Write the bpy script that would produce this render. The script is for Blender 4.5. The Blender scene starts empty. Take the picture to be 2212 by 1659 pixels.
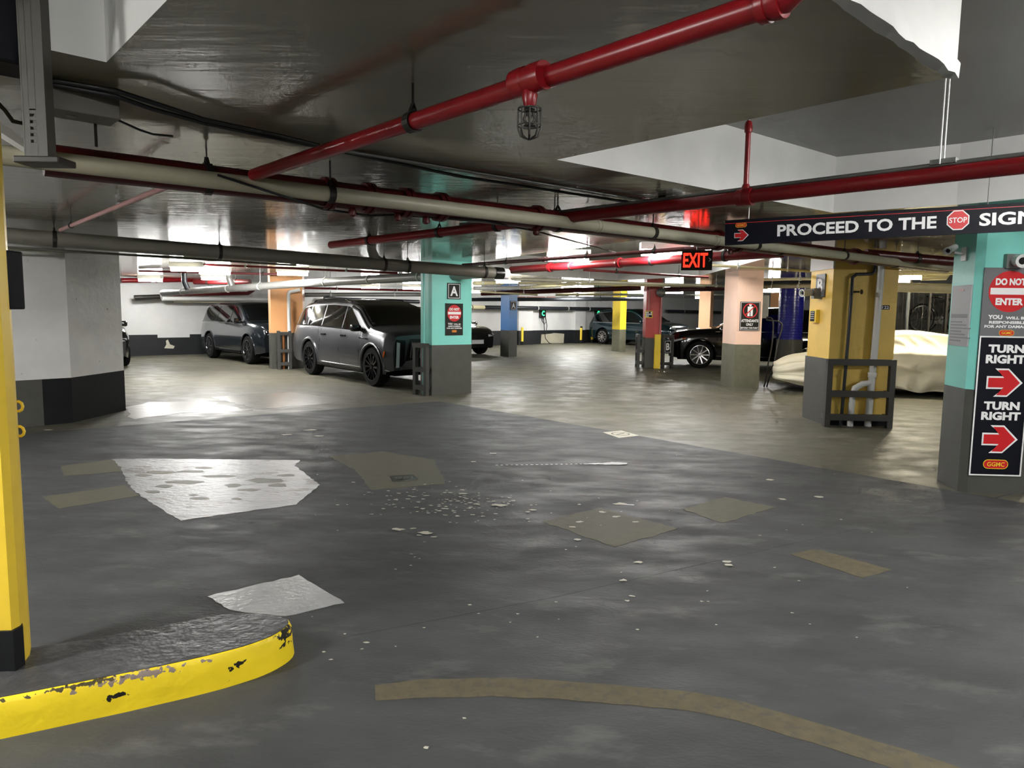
import bpy, bmesh, math, random
import numpy as np
from mathutils import Vector, Matrix, geometry, noise as mnoise

random.seed(7)
sc = bpy.context.scene
COL = sc.collection
R = math.radians

# ------------------------------------------------------------------ camera
FPX, PITCH, ROLL, HC = 1530.0, R(5.86), 0.013, 1.55
cam_d = bpy.data.cameras.new('camera')
cam_d.sensor_fit = 'HORIZONTAL'; cam_d.sensor_width = 36.0
cam_d.lens = FPX / 2212 * 36.0
cam_d.clip_start = 0.05; cam_d.clip_end = 200
cam = bpy.data.objects.new('camera', cam_d); COL.objects.link(cam)
_f = Vector((0, math.cos(PITCH), -math.sin(PITCH)))
_r = Vector((1, 0, 0)); _u = _r.cross(_f)
CR = math.cos(ROLL) * _r + math.sin(ROLL) * _u
CU = -math.sin(ROLL) * _r + math.cos(ROLL) * _u
cam.matrix_world = Matrix(((CR.x, CU.x, -_f.x, 0), (CR.y, CU.y, -_f.y, 0), (CR.z, CU.z, -_f.z, HC), (0, 0, 0, 1)))
sc.camera = cam

# ------------------------------------------------------------------ world, exposure
w = bpy.data.worlds.new('world'); sc.world = w; w.use_nodes = True
w.node_tree.nodes['Background'].inputs[0].default_value = (0.5, 0.5, 0.5, 1)
w.node_tree.nodes['Background'].inputs[1].default_value = 0.02
sc.view_settings.view_transform = 'Standard'; sc.view_settings.look = 'None'
sc.view_settings.gamma = 1.0; sc.view_settings.use_curve_mapping = False
sc.view_settings.exposure = 1.1
sc.cycles.adaptive_threshold = 0.08; sc.cycles.adaptive_min_samples = 10
sc.cycles.max_bounces = 4; sc.cycles.diffuse_bounces = 3; sc.cycles.glossy_bounces = 3; sc.cycles.transmission_bounces = 0
sc.cycles.caustics_reflective = False; sc.cycles.caustics_refractive = False
LAMP = 95.0          # emission of the tube lights

# ------------------------------------------------------------------ measuring helpers (site survey: photograph pixel -> place)
CAM = Vector((0, 0, HC))
def ray(px, py):
    d = _f * FPX + CR * (px - 1106) - CU * (py - 829.5)
    return d / d.y
def Zp(px, py, z=0.0):
    d = ray(px, py); return CAM + d * ((z - HC) / d.z)
def Dp(px, py, y):
    return CAM + ray(px, py) * y
YAW = R(42)
U = Vector((math.cos(YAW), math.sin(YAW), 0)); V = Vector((-math.sin(YAW), math.cos(YAW), 0))
def uv(u, v, z=0.0): return U * u + V * v + Vector((0, 0, z))
WALLV = 24.5
def Wl(px, py, off=0.0):
    d = ray(px, py); return CAM + d * ((WALLV - off) / d.dot(V))
ZC, ZH = 2.45, 2.93     # low and high ceiling

# ------------------------------------------------------------------ materials
def lin(h):
    h = h.lstrip('#'); c = [int(h[i:i+2], 16) / 255 for i in (0, 2, 4)]
    return tuple(x / 12.92 if x <= 0.04045 else ((x + 0.055) / 1.055) ** 2.4 for x in c) + (1,)
MATS = {}
def mat(name, col, rough=0.5, metal=0.0, spec=0.5, var=0.0, vscale=4.0, bump=0.0, bscale=30.0, col2=None, thr=None,
        emit=None, estr=0.0, coat=0.0, stretch=None, rvar=0.0, coat_r=0.05):
    if name in MATS: return MATS[name]
    m = bpy.data.materials.new(name); m.use_nodes = True
    nt = m.node_tree; b = nt.nodes['Principled BSDF']
    c = lin(col)
    b.inputs['Base Color'].default_value = c
    b.inputs['Roughness'].default_value = rough; b.inputs['Metallic'].default_value = metal
    b.inputs['Specular IOR Level'].default_value = spec
    b.inputs['Coat Weight'].default_value = coat; b.inputs['Coat Roughness'].default_value = coat_r
    if emit:
        b.inputs['Emission Color'].default_value = lin(emit); b.inputs['Emission Strength'].default_value = estr
    vec = None
    if var or bump or rvar or col2:
        tc = nt.nodes.new('ShaderNodeNewGeometry'); mp = nt.nodes.new('ShaderNodeMapping')
        nt.links.new(tc.outputs['Position'], mp.inputs['Vector'])
        if stretch:
            mp.inputs['Rotation'].default_value = (0, 0, stretch[3] if len(stretch) > 3 else 0)
            mp.inputs['Scale'].default_value = stretch[:3]
        vec = mp.outputs['Vector']
    def nz(scale, detail=3, rg=0.6):
        n = nt.nodes.new('ShaderNodeTexNoise'); n.inputs['Scale'].default_value = scale
        n.inputs['Detail'].default_value = detail; n.inputs['Roughness'].default_value = rg
        nt.links.new(vec, n.inputs['Vector']); return n.outputs['Fac']
    out = None
    if var:
        mr = nt.nodes.new('ShaderNodeMapRange')
        mr.inputs[1].default_value = 0.3; mr.inputs[2].default_value = 0.7
        mr.inputs[3].default_value = 1 - var; mr.inputs[4].default_value = 1 + var
        nt.links.new(nz(vscale), mr.inputs[0])
        mx = nt.nodes.new('ShaderNodeMix'); mx.data_type = 'RGBA'; mx.blend_type = 'MULTIPLY'
        mx.inputs[0].default_value = 1.0; mx.inputs[6].default_value = c
        nt.links.new(mr.outputs[0], mx.inputs[7]); out = mx.outputs[2]
    if col2:
        mr = nt.nodes.new('ShaderNodeMapRange')
        mr.inputs[1].default_value = thr[1]; mr.inputs[2].default_value = thr[1] + thr[2]
        nt.links.new(nz(thr[0], 5, 0.65), mr.inputs[0])
        mx = nt.nodes.new('ShaderNodeMix'); mx.data_type = 'RGBA'
        nt.links.new(mr.outputs[0], mx.inputs[0])
        if out: nt.links.new(out, mx.inputs[6])
        else: mx.inputs[6].default_value = c
        mx.inputs[7].default_value = lin(col2); out = mx.outputs[2]
    if out: nt.links.new(out, b.inputs['Base Color'])
    if rvar:
        mr = nt.nodes.new('ShaderNodeMapRange')
        mr.inputs[1].default_value = 0.35; mr.inputs[2].default_value = 0.65
        mr.inputs[3].default_value = max(0.02, rough - rvar); mr.inputs[4].default_value = rough + rvar
        nt.links.new(nz(vscale * 1.7), mr.inputs[0]); nt.links.new(mr.outputs[0], b.inputs['Roughness'])
    if bump:
        bp = nt.nodes.new('ShaderNodeBump'); bp.inputs['Strength'].default_value = bump
        bp.inputs['Distance'].default_value = 0.01
        nt.links.new(nz(bscale, 2), bp.inputs['Height']); nt.links.new(bp.outputs[0], b.inputs['Normal'])
    MATS[name] = m; return m

mat('asphalt', '#454647', 0.64, spec=0.35, var=0.22, vscale=1.6, bump=0.2, bscale=45, col2='#636361', thr=(2.6, 0.56, 0.2), stretch=(0.7, 1.5, 1, R(30)), rvar=0.1)
mat('concrete', '#605d50', 0.52, spec=0.4, var=0.25, vscale=1.6, bump=0.12, bscale=22, rvar=0.10, stretch=(0.8, 1.3, 1, R(10)))
mat('patch_gloss', '#8d8d8e', 0.40, var=0.14, vscale=6, bump=0.6, bscale=26, col2='#56534a', thr=(3.4, 0.54, 0.04), stretch=(0.55, 1.3, 1))
mat('patch_smooth', '#b6b7b8', 0.28, var=0.08, vscale=7, bump=0.25, bscale=30)  # base kept pale in place of a lamp's reflection on this patch
mat('patch_olive', '#5e5b4a', 0.7, var=0.08, vscale=9, bump=0.15)
mat('patch_tan', '#5f5640', 0.75, var=0.12, vscale=12, col2='#4a4842', thr=(22, 0.48, 0.25))
mat('patch_worn', '#8f8c82', 0.33, var=0.15, vscale=5, bump=0.35, bscale=22, col2='#7a766b', thr=(5.0, 0.52, 0.08), stretch=(0.5, 1.4, 1))
mat('chip', '#c9c5b4', 0.6)
mat('stain', '#6a675c', 0.55, var=0.1, vscale=8)
mat('bare', '#b3ae9a', 0.6, var=0.08, vscale=5)
mat('whitepaint', '#e9e9ea', 0.5)
mat('ceiling', '#8d8979', 0.13, var=0.06, vscale=1.2, bump=0.2, bscale=5, stretch=(0.4, 2.4, 1), spec=0.6)
mat('ceiling_high', '#8c8c88', 0.4, var=0.06, vscale=1.2, bump=0.1, bscale=8)
mat('fascia', '#d9d9d6', 0.5, var=0.05, vscale=3, bump=0.15, bscale=18)
mat('wall_white', '#d5d5d4', 0.55, var=0.05, vscale=2.0, bump=0.1, bscale=10)
mat('dado', '#15181b', 0.6, var=0.15, vscale=3)
mat('wall_dark', '#4b4a47', 0.6, var=0.2, vscale=1.5)
mat('col_white', '#e2e2e0', 0.5, var=0.05, vscale=3, bump=0.6, bscale=8, col2='#8f8f8c', thr=(7, 0.70, 0.03))
mat('black_band', '#0d0f12', 0.65, spec=0.3, var=0.15, vscale=6)
mat('grey_band', '#4c4c47', 0.5, var=0.08, vscale=6, bump=0.1)
mat('grey_band2', '#6b6a58', 0.55, var=0.12, vscale=7, bump=0.1)
mat('grey_paint', '#3f3e3c', 0.45, var=0.06, vscale=8)
mat('teal', '#86dccf', 0.42, var=0.03, vscale=3, bump=0.12, bscale=25)
mat('orange', '#f0b27a', 0.42, var=0.03, vscale=3, bump=0.08)
mat('blue', '#4f92dc', 0.42, var=0.03, vscale=3)
mat('light_blue', '#7fb6f2', 0.42)
mat('yellow', '#f2d23c', 0.42, var=0.03, vscale=3)
mat('gold', '#ebc660', 0.42, var=0.05, vscale=4, bump=0.15, bscale=25)
mat('redcol', '#bd4644', 0.4, var=0.06, vscale=4)
mat('pink', '#f6d0ba', 0.42, var=0.03, vscale=3, bump=0.08)
mat('peach', '#d9a982', 0.45)
mat('brown', '#8a6a55', 0.45)
mat('royal', '#23248e', 0.22, var=0.05, vscale=4)
mat('post_yellow', '#ecc93a', 0.45, var=0.06, vscale=5, col2='#8d7a35', thr=(14, 0.70, 0.03), bump=0.1)
mat('curb_yellow', '#f3d522', 0.42, var=0.05, vscale=6, bump=0.35, bscale=20, col2='#26241c', thr=(15, 0.665, 0.015))
def curb_wear(m, spots):
    nt = m.node_tree; b = nt.nodes['Principled BSDF']; src = b.inputs['Base Color'].links[0].from_socket
    g = nt.nodes.new('ShaderNodeNewGeometry'); n = nt.nodes.new('ShaderNodeTexNoise'); n.inputs['Scale'].default_value = 38; n.inputs['Detail'].default_value = 5
    nt.links.new(g.outputs['Position'], n.inputs['Vector'])
    for c, sc_, colr, lo in spots:
        mp = nt.nodes.new('ShaderNodeMapping'); mp.vector_type = 'TEXTURE'
        mp.inputs['Location'].default_value = c; mp.inputs['Rotation'].default_value = (0, 0, R(28)); mp.inputs['Scale'].default_value = sc_
        nt.links.new(g.outputs['Position'], mp.inputs['Vector'])
        ln = nt.nodes.new('ShaderNodeVectorMath'); ln.operation = 'LENGTH'; nt.links.new(mp.outputs[0], ln.inputs[0])
        ad = nt.nodes.new('ShaderNodeMath'); ad.operation = 'MULTIPLY_ADD'; ad.inputs[1].default_value = -0.28; nt.links.new(ln.outputs['Value'], ad.inputs[0]); nt.links.new(n.outputs['Fac'], ad.inputs[2])
        st = nt.nodes.new('ShaderNodeMapRange'); st.inputs[1].default_value = lo; st.inputs[2].default_value = lo + .02; nt.links.new(ad.outputs[0], st.inputs[0])
        mx = nt.nodes.new('ShaderNodeMix'); mx.data_type = 'RGBA'; mx.inputs[7].default_value = lin(colr)
        nt.links.new(st.outputs[0], mx.inputs[0]); nt.links.new(src, mx.inputs[6]); src = mx.outputs[2]
    nt.links.new(src, b.inputs['Base Color'])
curb_wear(MATS['curb_yellow'], [((-.99, 3.0, .12), (.10, .10, .07), '#1d1c17', .38), ((-1.42, 2.61, .13), (.26, .05, .022), '#8d7d74', .33), ((-1.5, 2.57, .075), (.05, .05, .022), '#17150f', .36), ((-1.62, 2.5, .14), (.3, .08, .012), '#4a3f1c', .38), ((-1.12, 2.79, .08), (.05, .05, .03), '#17150f', .40)])
mat('curb_top', '#464647', 0.42, var=0.3, vscale=9, col2='#6d6d6e', thr=(9, 0.58, 0.2), bump=0.5, bscale=24, rvar=0.1)
mat('pipe_red', '#8a141c', 0.30, var=0.06, vscale=6)
mat('pipe_darkred', '#551315', 0.38, var=0.08, vscale=6)
mat('pipe_pink', '#b98a86', 0.4)
mat('pipe_beige', '#bdb9a2', 0.38, var=0.06, vscale=6)
mat('pipe_olive', '#77746a', 0.38, var=0.06, vscale=5)
mat('pipe_silver', '#a9a9a6', 0.38, metal=0.35, var=0.08, vscale=6)
mat('pipe_white', '#dcdcda', 0.4)
mat('pipe_cream', '#e9dfb4', 0.45, var=0.05, vscale=6)
mat('pipe_black', '#23262b', 0.35)
mat('steel', '#8c8c8a', 0.35, metal=0.9)
mat('steel_dark', '#3a3835', 0.45, metal=0.6)
mat('strut', '#4d4b45', 0.5, metal=0.3)
mat('galv', '#7d7f7c', 0.45, metal=0.5, var=0.1, vscale=9)
mat('cable', '#15171a', 0.45)
mat('junction', '#67645b', 0.5)
mat('navy', '#05060f', 0.6, spec=0.2)
mat('sign_black', '#0b0d18', 0.55, spec=0.2)
mat('sign_brown', '#26251f', 0.55, spec=0.25)
mat('sign_grey', '#6f7072', 0.4)
mat('sign_red', '#cf2026', 0.4)
mat('sign_white', '#f2f2f2', 0.45)
mat('sign_yellow', '#f2cf32', 0.45)
mat('sign_orange', '#e08a2c', 0.45)
mat('paper', '#a9aaac', 0.55)
mat('paper_line', '#77787b', 0.55)
mat('exit_red', '#ff2a1c', 0.4, emit='#ff2012', estr=2.2)
mat('lamp_cool', '#ffffff', 0.4, emit='#fcfbf8', estr=LAMP)
mat('lamp_lane', '#ffffff', 0.4, emit='#fcfbf8', estr=LAMP * .62)
mat('lamp_warm', '#ffffff', 0.4, emit='#fff4d8', estr=LAMP)
mat('fixture', '#d9d9d6', 0.4)
mat('green_led', '#2cff7a', 0.4, emit='#2cff7a', estr=2.5)
mat('tyre', '#0c0c0c', 0.85, spec=0.2)
mat('rim_black', '#2e2e31', 0.18, metal=0.8)
mat('rim_silver', '#c6c6c8', 0.22, metal=0.9)
mat('rim_mix', '#6f7073', 0.25, metal=0.9)
mat('glass', '#06080a', 0.03, spec=0.8)
mat('glass_warm', '#0d0c0a', 0.04, spec=0.8)
mat('chrome', '#d8d8da', 0.12, metal=1.0)
mat('trim_black', '#0b0b0c', 0.25)
mat('underbody', '#030303', 0.95, spec=0.1)
mat('paint_grey', '#4d4e52', 0.30, metal=0.55, coat=0.3, coat_r=0.2)
mat('paint_dark', '#252b31', 0.20, metal=0.4, coat=1.0)
mat('paint_black', '#08090b', 0.16, metal=0.2, coat=1.0)
mat('paint_teal', '#0b2730', 0.2, metal=0.5, coat=1.0)
mat('lens', '#dfe6ea', 0.08, metal=0.3)
mat('lens_red', '#8e1d18', 0.15)
mat('lens_amber', '#c8662a', 0.2)
mat('plate', '#e4e4e4', 0.4)
mat('cover', '#efe8cf', 0.6, var=0.04, vscale=3, bump=0.25, bscale=12)
mat('cardboard', '#b98a58', 0.7)
mat('bike_black', '#131313', 0.4)
mat('copper', '#b0764a', 0.35, metal=0.8)

# ------------------------------------------------------------------ mesh helpers
WM = {}
class MB:
    def __init__(self): self.v = []; self.f = []; self.m = []; self.cur = 0
    def add(self, vs, fs):
        o = len(self.v); self.v += [tuple(x) for x in vs]
        self.f += [tuple(i + o for i in f) for f in fs]; self.m += [self.cur] * len(fs); return self
    def box(self, c, s, rot=None, bev=0):
        c = Vector(c); hx, hy, hz = s[0] / 2, s[1] / 2, s[2] / 2
        if bev:
            bm = bmesh.new(); bmesh.ops.create_cube(bm, size=1)
            for v_ in bm.verts: v_.co = Vector((v_.co.x * s[0], v_.co.y * s[1], v_.co.z * s[2]))
            bmesh.ops.bevel(bm, geom=bm.edges[:], offset=bev, segments=2, affect='EDGES', profile=0.5)
            bm.verts.index_update()
            vs = [v_.co.copy() for v_ in bm.verts]; fs = [[v_.index for v_ in f.verts] for f in bm.faces]; bm.free()
        else:
            vs = [Vector((x, y, z)) for x in (-hx, hx) for y in (-hy, hy) for z in (-hz, hz)]
            fs = [(0, 1, 3, 2), (4, 6, 7, 5), (0, 4, 5, 1), (2, 3, 7, 6), (0, 2, 6, 4), (1, 5, 7, 3)]
        if rot is not None: vs = [rot @ p for p in vs]
        return self.add([p + c for p in vs], fs)
    def bar(self, a, b, wd, hg, up=Vector((0, 0, 1)), bev=0):
        a = Vector(a); b = Vector(b); d = (b - a); L = d.length; x = d.normalized()
        y = up.cross(x)
        if y.length < 1e-4: y = Vector((0, 1, 0)).cross(x)
        y.normalize(); z = x.cross(y)
        rot = Matrix((x, y, z)).transposed()
        return self.box((a + b) / 2, (L, wd, hg), rot, bev)
    def tube(self, pts, r, n=10, caps=True, closed=False):
        pts = [Vector(p) for p in pts]; N = len(pts)
        rs = r if isinstance(r, (list, tuple)) else [r] * N
        vs = []; prev = None
        for i, p in enumerate(pts):
            if closed: t = (pts[(i + 1) % N] - pts[i - 1]).normalized()
            elif i == 0: t = (pts[1] - p).normalized()
            elif i == N - 1: t = (p - pts[i - 1]).normalized()
            else:
                t = ((pts[i + 1] - p).normalized() + (p - pts[i - 1]).normalized())
                t = t.normalized() if t.length > 1e-6 else (pts[i + 1] - p).normalized()
            if prev is None:
                a = Vector((0, 0, 1)) if abs(t.z) < 0.9 else Vector((1, 0, 0))
                nx = (a - t * a.dot(t)).normalized()
            else:
                nx = prev - t * prev.dot(t)
                nx = nx.normalized() if nx.length > 1e-6 else Vector((1, 0, 0))
            prev = nx; ny = t.cross(nx)
            k = 1.0
            if 0 < i < N - 1 and not closed:
                c_ = max(0.5, t.dot((pts[i + 1] - p).normalized())); k = 1.0 / c_ if c_ > 0.7 else 1.0
            for j in range(n):
                a = 2 * math.pi * j / n
                vs.append(p + (nx * math.cos(a) + ny * math.sin(a)) * rs[i] * (1 if k == 1 else min(k, 1.2)))
        fs = []
        M = N if closed else N - 1
        for i in range(M):
            for j in range(n):
                i2 = (i + 1) % N
                fs.append((i * n + j, i * n + (j + 1) % n, i2 * n + (j + 1) % n, i2 * n + j))
        if caps and not closed:
            fs.append(tuple(range(n - 1, -1, -1))); fs.append(tuple((N - 1) * n + j for j in range(n)))
        return self.add(vs, fs)
    def prism(self, poly, z0, z1):
        n = len(poly)
        a = sum(poly[i][0] * poly[(i + 1) % n][1] - poly[(i + 1) % n][0] * poly[i][1] for i in range(n))
        if a < 0: poly = poly[::-1]
        vs = [(p[0], p[1], z0) for p in poly] + [(p[0], p[1], z1) for p in poly]
        fs = [tuple(range(n - 1, -1, -1)), tuple(range(n, 2 * n))] + [(i, (i + 1) % n, n + (i + 1) % n, n + i) for i in range(n)]
        return self.add(vs, fs)
    def plate(self, poly2, o, ex, ey, t):
        """polygon in plane (ex,ey) at o, from 0 to t along the normal"""
        o = Vector(o); n_ = ex.cross(ey); n = len(poly2)
        a = sum(poly2[i][0] * poly2[(i + 1) % n][1] - poly2[(i + 1) % n][0] * poly2[i][1] for i in range(n))
        if a < 0: poly2 = poly2[::-1]
        b = [o + ex * p[0] + ey * p[1] for p in poly2]
        vs = b + [p + n_ * t for p in b]
        fs = [tuple(range(n - 1, -1, -1)), tuple(range(n, 2 * n))] + [(i, (i + 1) % n, n + (i + 1) % n, n + i) for i in range(n)]
        return self.add(vs, fs)
    def lathe(self, prof, o, ax, n=24, closed=False, caps=True):
        o = Vector(o); ax = Vector(ax).normalized()
        a = Vector((0, 0, 1)) if abs(ax.z) < 0.9 else Vector((1, 0, 0))
        x = (a - ax * a.dot(ax)).normalized(); y = ax.cross(x)
        vs = []; K = len(prof)
        for r, h in prof:
            for j in range(n):
                t = 2 * math.pi * j / n
                vs.append(o + ax * h + (x * math.cos(t) + y * math.sin(t)) * r)
        fs = [(i * n + j, i * n + (j + 1) % n, (i + 1) % K * n + (j + 1) % n, (i + 1) % K * n + j)
              for i in range(K if closed else K - 1) for j in range(n)]
        if caps and not closed:
            if prof[0][0] > 1e-5: fs.append(tuple(range(n - 1, -1, -1)))
            if prof[-1][0] > 1e-5: fs.append(tuple((K - 1) * n + j for j in range(n)))
        return self.add(vs, fs)
    def build(self, name, m, parent=None, smooth=False, loc=None, local=False, recalc=True, angle=40):
        me = bpy.data.meshes.new(name)
        vs = self.v
        if parent is not None and not local:
            inv = WM[parent.name].inverted(); vs = [tuple(inv @ Vector(p)) for p in vs]
        elif loc is not None:
            lv = Vector(loc); vs = [tuple(Vector(p) - lv) for p in vs]
        me.from_pydata(vs, [], self.f)
        ms = m if isinstance(m, (list, tuple)) else [m]
        for x in ms: me.materials.append(MATS[x] if isinstance(x, str) else x)
        if len(ms) > 1: me.polygons.foreach_set('material_index', self.m)
        if recalc:
            bm = bmesh.new(); bm.from_mesh(me)
            bmesh.ops.recalc_face_normals(bm, faces=bm.faces); bm.to_mesh(me); bm.free()
        if smooth:
            me.polygons.foreach_set('use_smooth', [True] * len(me.polygons))
            me.set_sharp_from_angle(angle=R(angle))
        o = bpy.data.objects.new(name, me); COL.objects.link(o)
        if parent is not None:
            o.parent = parent; WM[o.name] = WM[parent.name]
        else:
            if loc is not None: o.location = loc
            WM[o.name] = Matrix.Translation(loc) if loc is not None else Matrix.Identity(4)
        return o

def tag(o, label=None, cat=None, group=None, kind=None):
    if label: o['label'] = label
    if cat: o['category'] = cat
    if group: o['group'] = group
    if kind: o['kind'] = kind
    return o
def thing(name, label, cat, loc=(0, 0, 0), rotz=0.0, group=None):
    o = bpy.data.objects.new(name, None); COL.objects.link(o)
    o.empty_display_size = 0.2
    o.location = loc; o.rotation_euler = (0, 0, rotz)
    WM[o.name] = Matrix.Translation(Vector(loc)) @ Matrix.Rotation(rotz, 4, 'Z')
    return tag(o, label, cat, group)

_txt = {}
def text_geo(s, bold=0.012, spacing=1.0):
    key = (s, bold, spacing)
    if key in _txt: return _txt[key]
    cu = bpy.data.curves.new('lettering', 'FONT'); cu.body = s; cu.size = 1.0; cu.offset = bold
    cu.align_x = 'LEFT'; cu.space_character = spacing; cu.resolution_u = 3
    cu.extrude = 0.0; cu.fill_mode = 'FRONT'
    ob = bpy.data.objects.new('lettering_source', cu); COL.objects.link(ob)
    dg = bpy.context.evaluated_depsgraph_get(); dg.update()
    me = bpy.data.meshes.new_from_object(ob.evaluated_get(dg))
    vs = [(v_.co.x, v_.co.y) for v_ in me.vertices]; fs = [tuple(p.vertices) for p in me.polygons]
    bpy.data.objects.remove(ob); bpy.data.curves.remove(cu); bpy.data.meshes.remove(me)
    x0 = min(v_[0] for v_ in vs); x1 = max(v_[0] for v_ in vs); y0 = min(v_[1] for v_ in vs); y1 = max(v_[1] for v_ in vs)
    vs = [((a - x0) / (x1 - x0), (b - y0) / (y1 - y0)) for a, b in vs]
    _txt[key] = (vs, fs, (x1 - x0) / (y1 - y0)); return _txt[key]

def smooth_path(pts, k=6):
    pts = [Vector(p) for p in pts]; P = [pts[0] * 2 - pts[1]] + pts + [pts[-1] * 2 - pts[-2]]; out = []
    for i in range(1, len(P) - 2):
        for j in range(k):
            t = j / k; a, b, c, d = P[i - 1], P[i], P[i + 1], P[i + 2]
            out.append(.5 * ((2 * b) + (c - a) * t + (2 * a - 5 * b + 4 * c - d) * t * t + (3 * b - a - 3 * c + d) * t ** 3))
    return out + [pts[-1]]
class Board:
    """a flat sign: plane with origin o at its centre, ex to the right and ey up"""
    def __init__(self, o, ex, ey): self.o = Vector(o); self.ex = Vector(ex).normalized(); self.ey = Vector(ey).normalized(); self.n = self.ex.cross(self.ey)
    def pt(self, x, y, h=0): return self.o + self.ex * x + self.ey * y + self.n * h
    def plate(self, mb, poly, h0, h1): return mb.plate(poly, self.pt(0, 0, h0), self.ex, self.ey, h1 - h0)
    def rect(self, mb, x0, y0, x1, y1, h0, h1): return self.plate(mb, [(x0, y0), (x1, y0), (x1, y1), (x0, y1)], h0, h1)
    def frame(self, mb, x0, y0, x1, y1, t, h0, h1):
        self.rect(mb, x0, y0, x1, y0 + t, h0, h1); self.rect(mb, x0, y1 - t, x1, y1, h0, h1)
        self.rect(mb, x0, y0 + t, x0 + t, y1 - t, h0, h1); self.rect(mb, x1 - t, y0 + t, x1, y1 - t, h0, h1)
    def disc(self, mb, x, y, r, h0, h1, n=32, ry=None, rot=0):
        ry = ry or r
        return self.plate(mb, [(x + r * math.cos(rot + 2 * math.pi * i / n), y + ry * math.sin(rot + 2 * math.pi * i / n)) for i in range(n)], h0, h1)
    def ring(self, mb, x, y, r, t, h, n=32):
        pts = [self.pt(x + (r - t / 2) * math.cos(2 * math.pi * i / n), y + (r - t / 2) * math.sin(2 * math.pi * i / n), h) for i in range(n)]
        vs = []
        for i in range(n):
            a = 2 * math.pi * i / n
            for rr in (r - t, r): vs.append(self.pt(x + rr * math.cos(a), y + rr * math.sin(a), h))
        mb.add(vs, [(2 * i, 2 * i + 1, (2 * i + 3) % (2 * n), (2 * i + 2) % (2 * n)) for i in range(n)])
    def text(self, mb, s, xc, yb, hgt, width=None, h=0.004, bold=0.012):
        vs, fs, asp = text_geo(s, bold)
        wd = width or asp * hgt
        return mb.add([self.pt(xc - wd / 2 + a * wd, yb + b * hgt, h) for a, b in vs], fs)
    def line(self, root, name, m, *args, **kw):
        a = MB(); self.text(a, *args, **kw); return a.build(name, m, root)
    def arrow(self, mb, x, y, s, grow, h0, h1):
        g = grow
        p = [(-.5 - g, .16 + g), (.0, .16 + g), (-.22 - g * 1.6, .42 + g), (.12 + g * .3, .42 + g), (.52 + g * 1.6, 0), (.12 + g * .3, -.42 - g), (-.22 - g * 1.6, -.42 - g), (.0, -.16 - g), (-.5 - g, -.16 - g)]
        self.plate2(mb, [(x + a * s, y + b * s) for a, b in p], h0, h1)
    def plate2(self, mb, poly, h0, h1):
        tri = geometry.tessellate_polygon([[Vector((a, b, 0)) for a, b in poly]])
        mb.add([self.pt(a, b, h1) for a, b in poly], [tuple(t) for t in tri])
    def logo(self, root, x, y, wd):
        hh = wd * .36
        def pill(k):
            r = hh / 2 * k; L = wd / 2 - hh / 2
            return [(x + L + r * math.cos(a), y + r * math.sin(a)) for a in [R(-90 + 15 * i) for i in range(13)]] + [(x - L + r * math.cos(a), y + r * math.sin(a)) for a in [R(90 + 15 * i) for i in range(13)]]
        a = MB(); self.plate(a, pill(1.16), 0, .0045); a.build('logo_rim', 'sign_yellow', root)
        a = MB(); self.plate(a, pill(1.0), 0, .0055); a.build('logo_field', 'sign_red', root)
        a = MB(); self.text(a, 'GGMC', x, y - hh * .27, hh * .54, wd * .74, .007, .02); a.build('logo_lettering', 'sign_yellow', root)

# ------------------------------------------------------------------ room shell
def in_uv(pts): return [uv(a, b) for a, b in pts]
UMIN, UMAX, VMIN = -9.0, 42.0, -9.0
floor = MB(); floor.prism([(p.x, p.y) for p in in_uv([(UMIN, VMIN), (UMAX, VMIN), (UMAX, WALLV), (UMIN, WALLV)])], -0.3, 0.0)
floor_o = tag(floor.build('floor', 'concrete'), kind='structure')

def wob(poly, amp, step, closed=True):
    out = []; n = len(poly)
    for i in range(n if closed else n - 1):
        a = Vector(poly[i]); b = Vector(poly[(i + 1) % n]); L = (b - a).length; k = max(1, int(L / step))
        for j in range(k):
            p = a.lerp(b, j / k)
            out.append((p.x + random.uniform(-amp, amp), p.y + random.uniform(-amp, amp)))
    return out
def flat(name, poly, z1, m, amp=0.006, step=0.05, z0=-0.01, kind=None):
    poly = wob(poly, amp, step)
    tri = geometry.tessellate_polygon([[Vector((a, b, 0)) for a, b in poly]])
    mb = MB(); n = len(poly)
    mb.add([(a, b, z1) for a, b in poly] + [(a, b, z0) for a, b in poly], [tuple(t) for t in tri] + [(i, (i + 1) % n, n + (i + 1) % n, n + i) for i in range(n)])
    o = mb.build(name, m, floor_o)
    if kind: o['kind'] = kind
    return o
def fpx(pts): return [tuple(Zp(x, y).xy) for x, y in pts]
ovl = [tuple(uv(a, b).xy) for a, b in [(UMIN, VMIN), (7.1, VMIN), (7.1, 4.0), (7.15, 7.5), (7.1, 9.75), (3.5, 10.1), (UMIN, 10.6)]]
flat('asphalt_overlay', ovl, 0.004, 'asphalt', 0.012, 0.25)
flat('floor_patch', fpx([(243, 993), (300, 992), (450, 993), (648, 995), (636, 1007), (691, 1048), (640, 1091), (520, 1108), (390, 1126), (328, 1088), (290, 1062), (272, 1040), (262, 1012)]), 0.0062, 'patch_gloss', .008)
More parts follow.
